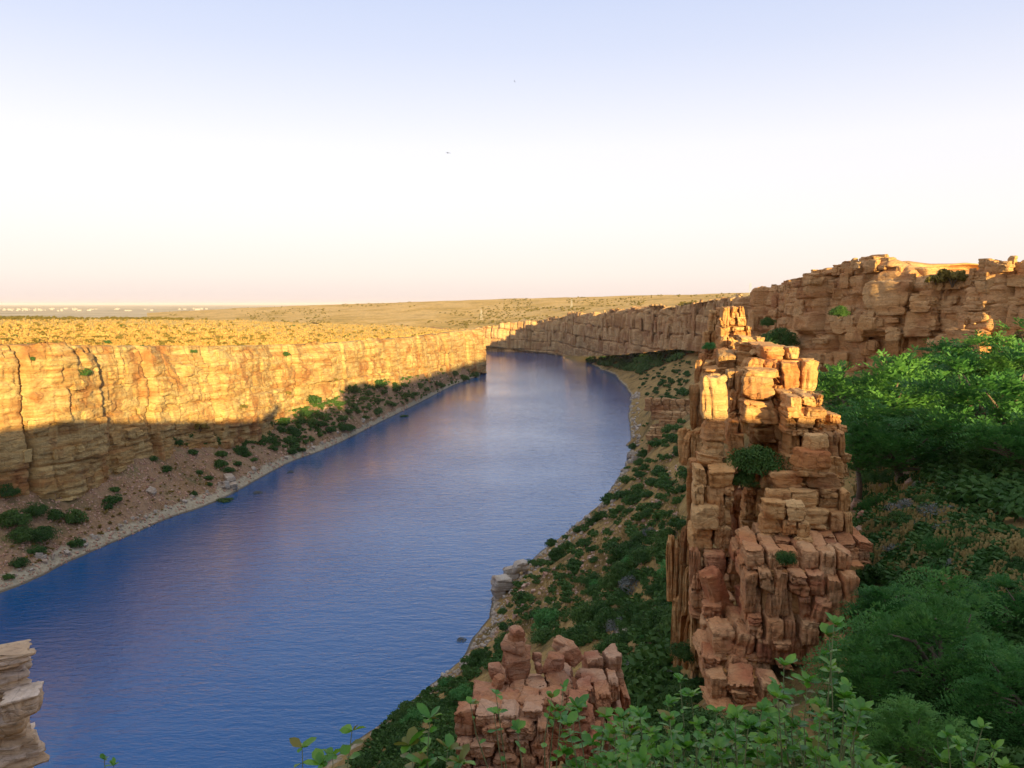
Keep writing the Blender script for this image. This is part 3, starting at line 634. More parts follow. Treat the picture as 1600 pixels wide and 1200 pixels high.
# ---- foreground outcrop with its little cairn of boulders
fo = thing('rock_outcrop', tuple(P(850, 1150, 18)), 'red flat-topped rock outcrop with boulders on it among green leaves', 'rock outcrop')
stack(fo, [(1112, 706, 846, 16), (1130, 704, 856, 15.9), (1200, 712, 862, 15.6), (1300, 716, 870, 15.4)], M_FR, (12, 24), (20, 52), 0.9, R(-6), 1, 0.35, 0.05)
stack(fo, [(1100, 740, 880, 16.9), (1116, 726, 930, 16.7), (1200, 736, 950, 16.5)], M_FR, (12, 22), (24, 52), 0.9, R(-4), 1, 0.4, 0.08)
stack(fo, [(1084, 762, 960, 17.8), (1100, 756, 968, 17.6), (1200, 770, 975, 17.5)], M_FR, (12, 26), (26, 56), 1.0, R(4), 1, 0.4, 0.09)
stack(fo, [(1066, 780, 968, 18.8), (1085, 776, 975, 18.6), (1180, 800, 985, 18.5)], M_FR, (14, 28), (26, 56), 1.0, R(2), 1, 0.35, 0.09)
stack(fo, [(1034, 918, 962, 20), (1048, 912, 978, 19.7), (1075, 922, 985, 19.4), (1110, 930, 992, 19.2), (1150, 935, 1000, 19)], M_FR, (16, 34), (24, 50), 1.0, R(8), 1, 0.3, 0.08)
build_core(fo, M_FR, 0.2)
def boulder(L_, T_, R_, B_, Y, mat, label, yaw=0.1, tilt=0.08, rough=0.12, group=None):
    m = Y / F; w = (R_ - L_) * m / 2; h = (P(L_, T_, Y)[2] - P(L_, B_, Y)[2]) / 2; a = P((L_ + R_) / 2, (T_ + B_) / 2, Y)
    o = link('boulder', block_mesh(random.randrange(9999), mat, 0.28, rough, 0.18, 10), None, (a[0], Y + w * 0.8, a[2]), (random.gauss(0, tilt), random.gauss(0, tilt), yaw), (w, w * 0.9, h), label=label, category='boulder')
    if group: o['group'] = group
    return o
boulder(783, 1022, 834, 1072, 18.3, M_FR, 'big orange block at the bottom of the tallest stone stack on the outcrop', 0.3)
boulder(784, 1004, 824, 1028, 18.45, M_FR, 'middle block of the tallest stone stack on the red outcrop', -0.2)
boulder(794, 984, 820, 1010, 18.5, M_FR, 'pointed top block of the tallest stone stack on the red outcrop', 0.4, 0.12)
boulder(848, 1028, 884, 1056, 18.6, M_FR, 'squat orange boulder leaning beside the stone stack on the outcrop', 0.2)
boulder(876, 1012, 908, 1042, 18.9, M_FR, 'tilted orange slab propped on the squat boulder of the outcrop', 0.5, 0.3)
boulder(864, 1004, 896, 1022, 19.1, M_FR, 'dark wedge stone topping the low pile on the outcrop', -0.4, 0.35)
boulder(832, 1022, 846, 1036, 18.8, M_FR, 'small stone wedged between the stack and the squat boulder', 0.2, 0.3)
boulder(836, 1036, 848, 1056, 18.5, M_FR, 'small upright stone right beside the base of the stone stack', 0.6, 0.3)
boulder(762, 1042, 788, 1064, 17.8, M_FR, 'pinkish stone just left of the tall stone stack', 0.1, 0.15)
boulder(768, 1060, 788, 1082, 17.5, M_FR, 'low red stone in front of the pinkish stone on the outcrop', 0.7, 0.15)

# ---- pale rock at the lower left edge
lr = thing('rock_outcrop', tuple(P(-10, 1200, 7)), 'pale layered rock jutting in at the lower left over the water', 'rock outcrop')
Q2 = R(31)
chunk(lr, -90, 1034, 40, 1058, 7.0, M_LR, 0.45, Q2, 0.02); w_ = chunk(lr, -90, 1054, 34, 1096, 7.02, M_LR, 0.5, Q2, 0.02); w_.rotation_euler = (0, 0.16, Q2)
chunk(lr, 8, 1092, 58, 1128, 6.95, M_LR, 0.35, R(28), 0.03); chunk(lr, -100, 1092, 14, 1142, 7.05, M_LR, 0.9, Q2); chunk(lr, -90, 1138, 30, 1172, 7.0, M_LR, 0.9, Q2, 0.06); chunk(lr, -90, 1168, 40, 1225, 6.95, M_LR, 0.9, R(36), 0.06)
stack(lr, [(1222, -110, 32, 6.95), (1700, -120, 40, 6.8)], M_LR, (30, 60), (60, 140), 0.8, Q2, 1, core=False)

# ---- right cliff above the gully
rcw = [(1160, 470, 168, 590), (1172, 459, 160, 592), (1185, 450, 152, 590), (1235, 441, 136, 600), (1270, 426, 124, 612), (1330, 412, 114, 622), (1390, 409, 106, 628), (1425, 420, 103, 626), (1450, 435, 101, 622), (1520, 436, 96, 615), (1545, 416, 92, 605), (1600, 408, 87, 590), (1680, 404, 82, 580), (1800, 404, 76, 590)]
rc = []
for px, rpy, Yv, bp in rcw:
    a = P(px, rpy, Yv); b = P(px, bp, Yv); rc.append((a[0], a[1], a[2] - 0.5, b[2] - 3))
rc = np.array([(rc[0][0] + 16, rc[0][1] + 14, rc[0][2] - 1, rc[0][3] - 2)] + rc)
def disp_right(S, Z, t, hgt):
    zt = Z - 0.03 * S
    b0, e0 = blocks(S, zt, 8, 8, 41.0); b1, e1 = blocks(S + 0.2 * fbm(Z, S, 2, 1.0), zt, 2.8, 3.2, 42.0); b2, e2 = blocks(S, zt, 0.9, 1.7, 43.0)
    d = 2.4 * fbm(S / 12, Z * 0, 2, 31.0) + 3.6 * b0 + 1.3 * b1 + 0.45 * b2 - 0.9 * np.exp(-(e0 / 0.35) ** 2) - 0.35 * np.exp(-(e1 / 0.15) ** 2) + 0.12 * fbm(S / 0.7, Z / 0.5, 3, 2.0)
    return d, 0 * Z
o_rc, CR, LR_, NR, VR = wall('rwall', rc, None, M_RC, 'right_cliff', lambda d: np.clip(d / 620, 0.12, 0.35), 150, disp_right, 'rugged stepped brown cliff closing the right side above the trees', 0.10, 9.0, -1.0)
n = len(CR)
# back of the ridge
nb = 24; tb = np.linspace(0, 1, nb)[None]; i0 = CR[:, :2] - NR * 3.0
Xb = i0[:, 0][:, None] - NR[:, 0][:, None] * tb * 42; Yb = i0[:, 1][:, None] - NR[:, 1][:, None] * tb * 42
Zb = CR[:, 2][:, None] + 0.3 - 26 * np.clip((tb - 0.45) / 0.55, 0, 1) + 0.6 * fbm(Xb / 5, Yb / 5, 3, 3.0)
V = np.stack([Xb, Yb, Zb], 2).reshape(-1, 3); Fc = gridfaces(n, nb)[:, ::-1]; reg('rtop', V, Fc)
link('ridge_top', mesh('ridge_top', V, Fc, M_RC), None, None, kind='structure', label='stony top of the right cliff ridge')

def wall_blocks(parent, Vg, Nn, count, wr_, hr_, proud, mat, i_rng, j_rng, name='block', seen=None):
    nu, nv = Vg.shape[:2]; k = 0; tries = 0
    while k < count and tries < count * 20:
        tries += 1
        i = random.randrange(int(i_rng[0] * nu), int(i_rng[1] * nu)); j = random.randrange(int(j_rng[0] * nv), int(j_rng[1] * nv))
        p = Vg[i, j]; nrm = Nn[i]
        if seen and not seen(p): continue
        w = random.uniform(*wr_); h = random.uniform(*hr_); d = random.uniform(0.5, 1.0) * min(w, 4) * 0.8
        c = np.array((p[0], p[1], p[2])) + np.array((nrm[0], nrm[1], 0)) * (random.uniform(*proud) - d / 2)
        put(parent, c, (w / 2, d / 2, h / 2), math.atan2(nrm[1], nrm[0]) + math.pi / 2, mat, 0.035, name); k += 1
def topix(p):
    x, y, z = p[0], p[1], p[2] - H; f = y * cs - z * sn; return 800 + F * x / f, 600 - F * (y * sn + z * cs) / f
vis = lambda p: 0 < topix(p)[0] < 1600 and 0 < topix(p)[1] < 1200
visR = lambda p: 1178 < topix(p)[0] < 1600
wall_blocks(o_rc, VR, NR, 190, (1.4, 4.2), (0.7, 2.2), (0.25, 0.8), M_RC, (0.05, 0.9), (0.08, 0.93), 'block', visR)
wall_blocks(o_rc, VR, NR, 30, (3.5, 6.5), (2.5, 4.5), (0.5, 1.2), M_RC, (0.05, 0.9), (0.1, 0.85), 'block', visR)
wall_blocks(o_rc, VR, NR, 70, (0.8, 2.6), (0.5, 1.3), (-0.2, 0.9), M_RC, (0.05, 0.92), (0.95, 0.99), 'block', visR)
visL = lambda p: 0 < topix(p)[0] < 760 and p[1] > 0
wall_blocks(o_left, VL, NL, 200, (3, 9), (1.5, 4.5), (0.3, 1.1), M_LC, (0.1, 0.9), (0.08, 0.9), 'slab', visL)
wall_blocks(o_far, VF, NF, 110, (4, 8), (8, 20), (0.5, 2.2), M_FC, (0.05, 0.85), (0.3, 0.86), 'column', vis)
# broken crest of the right cliff
wall_blocks(o_rc, VR, NR, 40, (1.6, 4.5), (1.0, 2.2), (-1.6, 0.3), M_RC, (0.05, 0.92), (0.955, 0.985), 'block', visR)

# ---- rock outcrop at the water's edge on the near bank
sh = thing('rock_outcrop', tuple(W(1010, 690)), 'low reddish layered bluff at the water on the near bank', 'rock outcrop')
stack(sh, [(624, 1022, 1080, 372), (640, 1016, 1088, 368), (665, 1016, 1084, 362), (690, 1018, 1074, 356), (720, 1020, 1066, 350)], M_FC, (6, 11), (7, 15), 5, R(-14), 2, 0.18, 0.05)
build_core(sh, M_FC, 1.0)
for (a, b, c, d, lab) in ((768, 905, 800, 925, 'uppermost pale boulder of the bank point at the water'), (768, 922, 792, 938, 'middle pale boulder of the bank point at the water'), (768, 936, 786, 950, 'lowest pale boulder dipping into the river at the bank point'),
                          (784, 890, 815, 908, 'flat pale rock behind the bank point boulders'), (800, 880, 826, 894, 'long pale rock above the bank point by the river')):
    w = W((a + c) / 2, 945 if d > 915 else 915); boulder(a, b, c, d, w[1] + 1, M_GREY, lab, 0.3, 0.1)


# ------------------------------------------------------------------ foliage meshes
def leaf_quads(C, N, U, ln, wd):
    """rhombic leaves: centre, normal, long axis"""
    Wv = np.cross(N, U); Wv /= np.linalg.norm(Wv, axis=1)[:, None] + 1e-9
    a = C - U * ln[:, None]; b = C + Wv * wd[:, None]; c = C + U * ln[:, None]; d = C - Wv * wd[:, None]
    V = np.stack([a, b, c, d], 1).reshape(-1, 3); return V, np.arange(len(C) * 4).reshape(-1, 4)
def unit(g, n):
    v = g.normal(size=(n, 3)); return v / np.linalg.norm(v, axis=1)[:, None]
def shrub_mesh(seed, mat, clumps=22, per=70, leaf=0.085, flat=0.72, ragged=0.2):
    """unit shrub: radius 1, base at z = 0; leaf clumps with gaps between"""
    g = np.random.default_rng(seed); cc = unit(g, clumps); cc[:, 2] = np.abs(cc[:, 2]) * 1.0
    rr = g.uniform(0.35, 0.80, clumps); cc = cc * rr[:, None]; cr = g.uniform(0.20, 0.36, clumps) * (1 + ragged * g.normal(size=clumps))
    Cs = []; Ns = []
    for c, r in zip(cc, cr):
        u = unit(g, per); u[:, 2] = np.where(u[:, 2] < -0.5, -u[:, 2], u[:, 2]); Cs.append(c + u * r * g.uniform(0.75, 1.12, (per, 1))); Ns.append(u)
    C = np.concatenate(Cs); N = np.concatenate(Ns) + 0.7 * unit(g, clumps * per); N /= np.linalg.norm(N, axis=1)[:, None]
    U = np.cross(N, unit(g, len(C))); U /= np.linalg.norm(U, axis=1)[:, None]
    C[:, 2] = C[:, 2] * flat + 0.15; C[:, 2] = np.maximum(C[:, 2], 0.01)
    V, Fc = leaf_quads(C, N, U, g.uniform(0.7, 1.3, len(C)) * leaf, g.uniform(0.7, 1.2, len(C)) * leaf * 0.62)
    return mesh('shrub_foliage', V, Fc, mat)
def frond_cloud(g, starts, dirs, ln, pairs, wl_, droop, lw=0.35):
    """feathery sprays: thin curved axis with leaflets on both sides"""
    n = len(starts); k = np.linspace(0.12, 1, pairs); Cs = []; Ns = []; Us = []; Ls = []
    side = np.cross(dirs, np.array((0, 0, 1.0))); side /= np.linalg.norm(side, axis=1)[:, None] + 1e-9
    for t in k:
        p = starts + dirs * (ln * t)[:, None]; p[:, 2] -= droop * ln * t ** 2
        for sg in (-1, 1):
            u = side * sg * 0.9 + dirs * 0.6 + 0.25 * g.normal(size=(n, 3)); u /= np.linalg.norm(u, axis=1)[:, None]
            l = wl_ * (1.1 - 0.6 * t) * np.ones(n); Cs.append(p + u * l[:, None]); Us.append(u); nn = np.cross(u, dirs); nn[:, 2] += 0.3; Ns.append(nn / (np.linalg.norm(nn, axis=1)[:, None] + 1e-9)); Ls.append(l)
    return np.concatenate(Cs), np.concatenate(Ns), np.concatenate(Us), np.concatenate(Ls), np.concatenate(Ls) * lw
def acacia_crown(seed, mat, pads=34, per=46, pairs=5, flat=0.50, spray=0.34, wl_=0.042, droop=0.5):
    """unit crown radius 1 around the origin, umbrella of feathery pads"""
    g = np.random.default_rng(seed); cc = unit(g, pads); cc[:, 2] = np.abs(cc[:, 2]) - 0.12; cc *= (g.uniform(0.45, 0.95, pads) * (1 + 0.30 * np.sin(np.arctan2(cc[:, 1], cc[:, 0]) * 3 + seed)))[:, None]; cc[:, 2] = cc[:, 2] * flat + g.normal(0, 0.06, pads)
    St = []; Di = []
    for c in cc:
        r = g.uniform(0.05, 0.16); u = unit(g, per); u[:, 2] = np.abs(u[:, 2]) * 0.55 - 0.05
        out = c / (np.linalg.norm(c) + 1e-6); d = u + 0.75 * out + np.array((0, 0, 0.15)); d /= np.linalg.norm(d, axis=1)[:, None]
        St.append(c + u * r * np.array((1, 1, 0.6))); Di.append(d)
    St = np.concatenate(St); Di = np.concatenate(Di); ln = g.uniform(0.5, 1.1, len(St)) * spray
    V, Fc = leaf_quads(*frond_cloud(g, St, Di, ln, pairs, wl_, droop)); return mesh('acacia_foliage', V, Fc, mat), cc
def trunk_mesh(seed, cc, height, mat):
    """trunk from z = -height (ground) branching to the crown pads"""
    g = np.random.default_rng(seed); mb = MB(); fork = np.array((0.05, 0.02, -height * 0.45))
    mb.tube([(0, 0, -height - 0.1), (0.04, -0.03, -height * 0.7), fork], [0.075, 0.06, 0.055], 7)
    for c in cc[:16]:
        m = fork * 0.5 + c * 0.5 + g.normal(0, 0.05, 3); m[2] += 0.05; mb.tube([fork, m, c * 0.97], [0.032, 0.02, 0.006], 5)
    return mb.mesh('trunk', mat, True)
def stick_shrub(seed, mat, n=420, thick=0.013):
    """dome of upright pencil-like green twigs, unit radius"""
    g = np.random.default_rng(seed); mb = MB()
    for i in range(n):
        d = unit(g, 1)[0]; d[2] = abs(d[2]) * 0.9 + 0.15; d /= np.linalg.norm(d); r0 = g.uniform(0.25, 0.6); r1 = g.uniform(0.8, 1.05)
        b = d * r1 * np.array((1, 1, 0.85)); m = d * (r0 + r1) * 0.5 * np.array((1, 1, 0.8)) ; m[2] -= 0.04; a = d * r0 * np.array((0.9, 0.9, 0.75))
        b += g.normal(0, 0.05, 3); mb.tube([a, m, b + np.array((0, 0, 0.05))], [thick, thick, thick * 0.6], 3)
    return mb.mesh('twigs', mat)
def stems_mesh(seed, mat, n=7, h=0.55):
    g = np.random.default_rng(seed); mb = MB()
    for i in range(n):
        a = g.uniform(0, 6.28); q = np.array((math.cos(a), math.sin(a), 0)) ; mb.tube([(0, 0, -0.12), q * 0.2 + np.array((0, 0, h * 0.5)), q * g.uniform(0.3, 0.6) + np.array((0, 0, h))], [0.035, 0.025, 0.01], 4)
    return mb.mesh('stems', mat)
SH = [shrub_mesh(i, L_DARK, 24, 75, 0.075) for i in range(5)]             # far and middle shrubs
SHN = [shrub_mesh(20 + i, L_DARK, 46, 120, 0.042) for i in range(3)]      # nearer shrubs, finer leaves
SHB = [shrub_mesh(30 + i, L_BRI, 30, 120, 0.045) for i in range(2)]
SHD = [shrub_mesh(40 + i, L_DRY, 16, 50, 0.10, 0.7, 0.3) for i in range(4)]
SHG = [shrub_mesh(50 + i, L_GREY, 20, 70, 0.05, 0.8, 0.3) for i in range(2)]
STM = stems_mesh(3, BARK)
def plant(name, loc, rad, fol, label, cat='shrub', group=None, stems=True, zs=1.0, leafname='foliage'):
    if stems:
        o = thing(name, loc, label, cat, group, (0, 0, random.uniform(0, 6.28)), (rad, rad, rad * zs))
        link(leafname, fol, o); link('stem', STM, o)
    else:
        o = link(name, fol, None, loc, (0, 0, random.uniform(0, 6.28)), (rad, rad, rad * zs), label=label, category=cat)
        if group: o['group'] = group
    return o
def at_px(key, px, py):
    loc, nor = hit(key, px, py); return loc
def shrub_px(key, px, py, rpx, variants, label, group=None, stems=None, zs=None, name='shrub', sink=0.12):
    """shrub whose middle is seen at px,py"""
    loc = at_px(key, px, py + rpx * 0.55)
    if loc is None or loc.z < 0.2: return None
    rad = rpx * loc.length / F if loc.length > 0 else 1
    rad = rpx * (loc - Vector((0, 0, H))).length / F
    st = (rpx > 9) if stems is None else stems
    return plant(name, (loc.x, loc.y, loc.z - sink * rad), rad, random.choice(variants), label, 'shrub', group, st, zs or random.uniform(0.9, 1.2))
def inside(poly, x, y):
    c = False; j = len(poly) - 1
    for i in range(len(poly)):
        if (poly[i][1] > y) != (poly[j][1] > y) and x < (poly[j][0] - poly[i][0]) * (y - poly[i][1]) / (poly[j][1] - poly[i][1]) + poly[i][0]: c = not c
        j = i
    return c
def scatter_px(key, poly, n, rp, variants, label, group, name='shrub', stems=False, where=None):
    xs = [p[0] for p in poly]; ys = [p[1] for p in poly]; k = 0; tries = 0
    while k < n and tries < n * 30:
        tries += 1; x = random.uniform(min(xs), max(xs)); y = random.uniform(min(ys), max(ys))
        if inside(poly, x, y):
            r = random.uniform(*rp) * random.choice((0.7, 1, 1, 1.25))
            if shrub_px(key, x, y, r, variants, label if where is None else ('large ' if r > rp[0] * 0.45 + rp[1] * 0.55 else 'small ') + label + ', ' + where(x, y), group, stems, name=name): k += 1

# ---- shrubs on the left scree
G1 = 'dark shrubs on the left scree slope'
tal = [(491, 622, 11), (476, 643, 9), (451, 631, 8), (443, 654, 9), (457, 669, 9), (462, 676, 8), (417, 658, 8), (387, 674, 8), (406, 682, 8), (424, 685, 8), (375, 700, 8), (384, 707, 7), (451, 685, 9), (460, 693, 8), (455, 702, 8), (502, 646, 7), (510, 651, 6), (488, 656, 8), (502, 660, 7), (516, 669, 8), (533, 651, 7), (535, 664, 9), (546, 664, 9), (527, 629, 6), (552, 632, 6), (544, 640, 6), (558, 640, 6), (575, 613, 6), (552, 606, 8), (592, 596, 11), (589, 623, 7), (606, 626, 6), (589, 640, 8), (612, 630, 6), (617, 603, 9), (634, 615, 7), (645, 613, 7), (682, 598, 6), (690, 601, 5), (665, 606, 5), (725, 588, 8), (733, 586, 8), (742, 583, 6), (710, 582, 5),
       (117, 805, 12), (117, 846, 9), (57, 857, 10), (30, 876, 9), (12, 899, 6), (175, 777, 10), (242, 680, 12), (260, 682, 11), (285, 675, 13), (276, 688, 8), (312, 677, 10), (335, 680, 12), (350, 675, 9), (345, 721, 9), (347, 707, 8), (377, 703, 8), (302, 705, 7), (260, 730, 7), (325, 744, 6), (312, 737, 5), (357, 731, 7), (302, 770, 5), (327, 755, 4), (372, 722, 6), (180, 762, 7), (170, 790, 6), (240, 715, 5), (440, 668, 7), (470, 655, 8), (500, 632, 5), (470, 700, 6), (430, 700, 5), (396, 716, 5), (600, 610, 6), (570, 650, 5), (655, 600, 5), (630, 600, 5)]
def tal_label(x, y, r):
    sh = np.interp(x, [0, 100, 200, 350, 450, 600, 755], [928, 882, 838, 778, 724, 657, 584]); cf = np.interp(x, [0, 100, 200, 260, 350, 450, 520, 600, 750], [774, 764, 722, 700, 690, 652, 622, 600, 576])
    f = (sh - y) / max(sh - cf, 1); lv = 'above the shore' if f < 0.35 else 'under the cliff' if f > 0.75 else 'midway up'
    where = 'left end of the scree' if x < 200 else 'scree below the shaded red slabs' if x < 310 else 'scree left of the thick cluster' if x < 370 else 'left half of the thick scree cluster' if x < 440 else 'right half of the thick scree cluster' if x < 480 else 'middle of the scree' if x < 540 else 'scree past the middle' if x < 600 else 'far end of the scree'
    return ('big' if r > 9 else 'medium' if r > 6.5 else 'small') + ' dark shrub on the ' + where + ', ' + lv
for x, y, r in tal: shrub_px('ltalus', x, y, r * 1.5, SH, tal_label(x, y, r), G1, None)
for x, y, r, lab in ((10, 762, 15, 'large round dark bush against the shaded cliff foot at the left edge'), (18, 806, 19, 'broad dark bush at the left picture edge, lowest but one of its clump'), (34, 832, 16, 'lowest broad bush of the clump at the left picture edge'), (54, 795, 15, 'bright-topped bush beside the broad bush at the left edge'), (64, 830, 17, 'spreading bush at the right end of the left edge clump'), (84, 802, 12, 'pale green bush between the clump and the lone round bush')):
    shrub_px('ltalus', x, y, r * 1.3, SHN if r > 14 else SH, lab, None, True)
# small low scrub on the scree
# green trees clinging to the sunlit cliff
for x, y, r, lab in ((376, 634, 10, 'yellow-green bush at the foot of the sunlit cliff, middle of the wall'), (313, 664, 15, 'bright yellow bush right on the shadow edge at the cliff foot'), (447, 612, 9, 'yellow bush in the cleft of the sunlit cliff'), (130, 580, 13, 'green tree hanging in the dark crack of the sunlit cliff'), (48, 560, 8, 'olive bush high on the sunlit cliff at the left'), (300, 548, 7, 'olive bush just under the rim of the sunlit cliff'), (447, 552, 9, 'green bush at the head of the cleft in the golden cliff'), (522, 592, 6, 'small yellow bush on the golden cliff face left of the bend'), (688, 576, 6, 'small yellow bush at the foot of the cliff near its tip')):
    loc, nor = hit('lwall', x, y)
    if loc:
        rad = r * (loc - Vector((0, 0, H))).length / F
        plant('shrub', (loc.x + nor.x * -0.2, loc.y, loc.z - rad * 0.5), rad, random.choice(SHD if 'yellow' in lab else SH), lab, 'shrub')

# ---- scrub on the left plateau
k = 0
while k < 110:
    x = random.uniform(0, 745); y = 500 + 44 * random.random() ** 0.8
    loc = at_px('ltop', x, y)
    if loc is None: continue
    r = random.uniform(1.5, 2.6)
    plant('scrub_bush', (loc.x, loc.y, loc.z - 0.2), r, random.choice(SHD + SHD + SH[:1]), ('big' if r > 2.2 else 'middling' if r > 1.85 else 'small') + ' olive bush on the sunlit plateau, ' + ('left end' if x < 250 else 'middle stretch' if x < 500 else 'toward its far tip') + (', close to the cliff rim' if y > 525 else ', far back'), 'bush', 'olive bushes on the left plateau', False, random.uniform(0.8, 1.1)); k += 1
def tuft_field(name, keys, n, sampler, hgt, wid, mat, label, blades=3):
    Vs = []; g = np.random.default_rng(5); cnt = 0
    while cnt < n:
        key, x, y, sc = sampler(g)
        loc = at_px(key, x, y) if sc is None else drop(key, x, y)
        cnt += 1
        if loc is None or loc.z < 1.4: continue
        b = np.array(loc); s_ = 1.0 if sc is None else sc
        for q in range(blades):
            a = g.uniform(0, 3.14); e_ = np.array((math.cos(a), math.sin(a), 0)) * wid * g.uniform(0.6, 1.3) * s_; h_ = np.array((g.normal(0, 0.3) * wid, g.normal(0, 0.3) * wid, hgt * g.uniform(0.6, 1.3))) * s_
            Vs += [b - e_ * 0.35 - (0, 0, 0.05), b + e_ * 0.35 - (0, 0, 0.05), b + h_ + e_, b + h_ - e_]
    V = np.array(Vs); return link(name, mesh(name, V, np.arange(len(V)).reshape(-1, 4), mat), None, None, kind='stuff', label=label)
tuft_field('dry_grass', None, 11000, lambda g: ('ltop', g.uniform(-20, 748), 499 + 46 * g.random() ** 0.8, None), 0.95, 0.5, L_GOLD, 'golden dry grass over the sunlit plateau', 2)
# tree line along the plateau edge and far scrub: one mass each
def mass(name, n, sampler, rad, mat, label):
    g = np.random.default_rng(9); proto = [np.array([v.co for v in shrub_mesh(70 + i, mat, 9, 9, 0.26).vertices]) for i in range(3)]; Vs = []
    for i in range(n):
        key, x, y = sampler(g); loc = at_px(key, x, y)
        if loc is None: continue
        r = g.uniform(*rad); Vs.append(proto[i % 3] * r + np.array(loc))
    V = np.concatenate(Vs); return link(name, mesh(name, V, np.arange(len(V)).reshape(-1, 4), mat), None, None, kind='stuff', label=label)
mass('plateau_scrub', 420, lambda g: ('ltop', g.uniform(-20, 745), 499 + 45 * g.random()), (0.8, 2.2), L_DRY, 'low olive scrub dotted over the sunlit plateau')
mass('treeline_scrub', 900, lambda g: ('ltop', g.uniform(-30, 420), 494.5 + 5.5 * g.random()), (1.6, 3.2), L_DRY, 'olive scrub along the back edge of the left plateau')
def samp_poly(key, poly):
    xs = [p[0] for p in poly]; ys = [p[1] for p in poly]
    def f(g):
        while True:
            x = g.uniform(min(xs), max(xs)); y = g.uniform(min(ys), max(ys))
            if inside(poly, x, y): return key, x, y
    return f
mass('scree_scrub', 330, samp_poly('ltalus', [(0, 860), (240, 730), (380, 700), (480, 640), (560, 615), (740, 580), (620, 640), (480, 705), (300, 785), (0, 905)]), (0.35, 1.0), L_DRY, 'tiny low scrub scattered on the left scree')
mass('cliff_foot_scrub', 420, samp_poly('right', [(870, 550), (940, 553), (1000, 556), (1060, 520), (1095, 500), (1105, 545), (1000, 585), (960, 578)]), (2.5, 7.0), L_DARK, 'dark scrub along the foot of the distant shaded cliff')
mass('undergrowth', 260, samp_poly('right', [(835, 990), (880, 935), (940, 895), (1010, 830), (1066, 810), (1060, 1100), (1010, 1160), (960, 1010), (900, 1010)]), (0.8, 1.7), L_DARK, 'low green undergrowth filling the thicket below the pinnacle')
mass('bank_undergrowth', 260, samp_poly('right', [(545, 1200), (610, 1125), (690, 1068), (740, 1025), (800, 990), (790, 1030), (720, 1090), (705, 1200)]), (0.9, 1.8), L_DARK, 'low green undergrowth on the bank left of the red outcrop')
mass('gully_undergrowth', 900, samp_poly('right', [(1340, 900), (1480, 925), (1600, 905), (1600, 1200), (1330, 1200), (1345, 1000)]), (0.25, 0.7), L_DARK, 'dark green undergrowth in the lower gully')
mass('slope_undergrowth', 500, samp_poly('right', [(1290, 620), (1600, 560), (1600, 820), (1480, 780), (1440, 735), (1330, 735)]), (0.5, 1.3), L_DARK, 'dark green undergrowth under the acacias')
def samp_far(g):
    while True:
        x = g.uniform(250, 1175); y = 458 + 60 * g.random()
        if vn2(np.float64(x / 45), np.float64(y / 7), 4.0) + 0.3 * vn2(np.float64(x / 9), np.float64(y / 3), 5.0) > 0.72: return 'ftop', x, y
mass('slope_scrub', 110, samp_poly('right', [(990, 590), (1080, 560), (1085, 640), (1060, 640), (1000, 615)]), (1.2, 3.2), L_DARK, 'dark scrub on the bare slope before the far cliff')
mass('bank_scrub', 150, samp_poly('right', [(790, 985), (790, 930), (850, 872), (940, 798), (990, 720), (1000, 650), (1070, 650), (1068, 800), (940, 900), (860, 960)]), (0.8, 2.2), L_DARK, 'dark scrub clumps on the near bank')
mass('foot_scrub', 760, samp_poly('ltalus', [(232, 700), (250, 665), (340, 668), (440, 640), (480, 612), (560, 603), (750, 572), (745, 590), (640, 630), (560, 650), (470, 700), (400, 705), (330, 695)]), (0.9, 2.6), L_DARK, 'dark scrub along the foot of the golden cliff')
mass('gully_scrub', 640, samp_poly('right', [(1330, 740), (1450, 730), (1600, 850), (1600, 960), (1420, 930), (1350, 900)]), (0.25, 0.75), L_DARK, 'green scrub among the gully grass')
mass('far_scrub', 2200, samp_far, (1.2, 3.6), L_DRY, 'scrub speckling the distant plateau')

# ---- right bank shrubs
def rb_label(x, y, r):
    sz = 'big' if r > 12 else 'medium' if r > 9 else 'small'
    if y < 720: wh = 'beside the low bluff at the water'
    elif y < 800: wh = 'on the steep bank ' + ('close to the upper pinnacle' if x > 1025 else 'near the water' if x < 985 else 'left of the upper pinnacle')
    elif y < 900: wh = 'among the dry grass of the bank, ' + ('near the water' if x < 880 else 'toward the thicket' if x > 930 else 'half way up')
    else: wh = 'near the pale bank point boulders'
    return sz + ' dark shrub ' + wh
rb = [(951, 775, 12), (974, 767, 11), (994, 775, 14), (1012, 799, 12), (997, 761, 11), (980, 746, 10), (1020, 749, 12), (1044, 752, 14), (1076, 735, 16), (1035, 732, 13), (1009, 705, 10), (991, 694, 8), (1029, 688, 11), (1053, 679, 12), (1044, 667, 10), (1059, 778, 10), (1029, 787, 9), (959, 796, 9), (939, 802, 10), (927, 812, 9), (904, 825, 8), (884, 836, 7), (863, 846, 8), (887, 850, 9), (916, 845, 12), (872, 862, 14), (831, 875, 7), (846, 876, 8), (854, 888, 8), (898, 880, 14), (930, 872, 8), (881, 897, 9), (927, 856, 8), (948, 828, 7), (959, 873, 10), (796, 910, 11), (817, 932, 13), (838, 955, 10), (796, 973, 12), (787, 952, 8), (1060, 700, 10), (1000, 720, 8), (1068, 760, 10), (970, 790, 8), (905, 860, 7)]
for x, y, r in rb:
    shrub_px('right', x, y, r * 1.45, SH + SHN[:1], rb_label(x, y, r), 'dark shrubs on the near bank', True)
DENSE = 'thicket shrub left of the pinnacle'
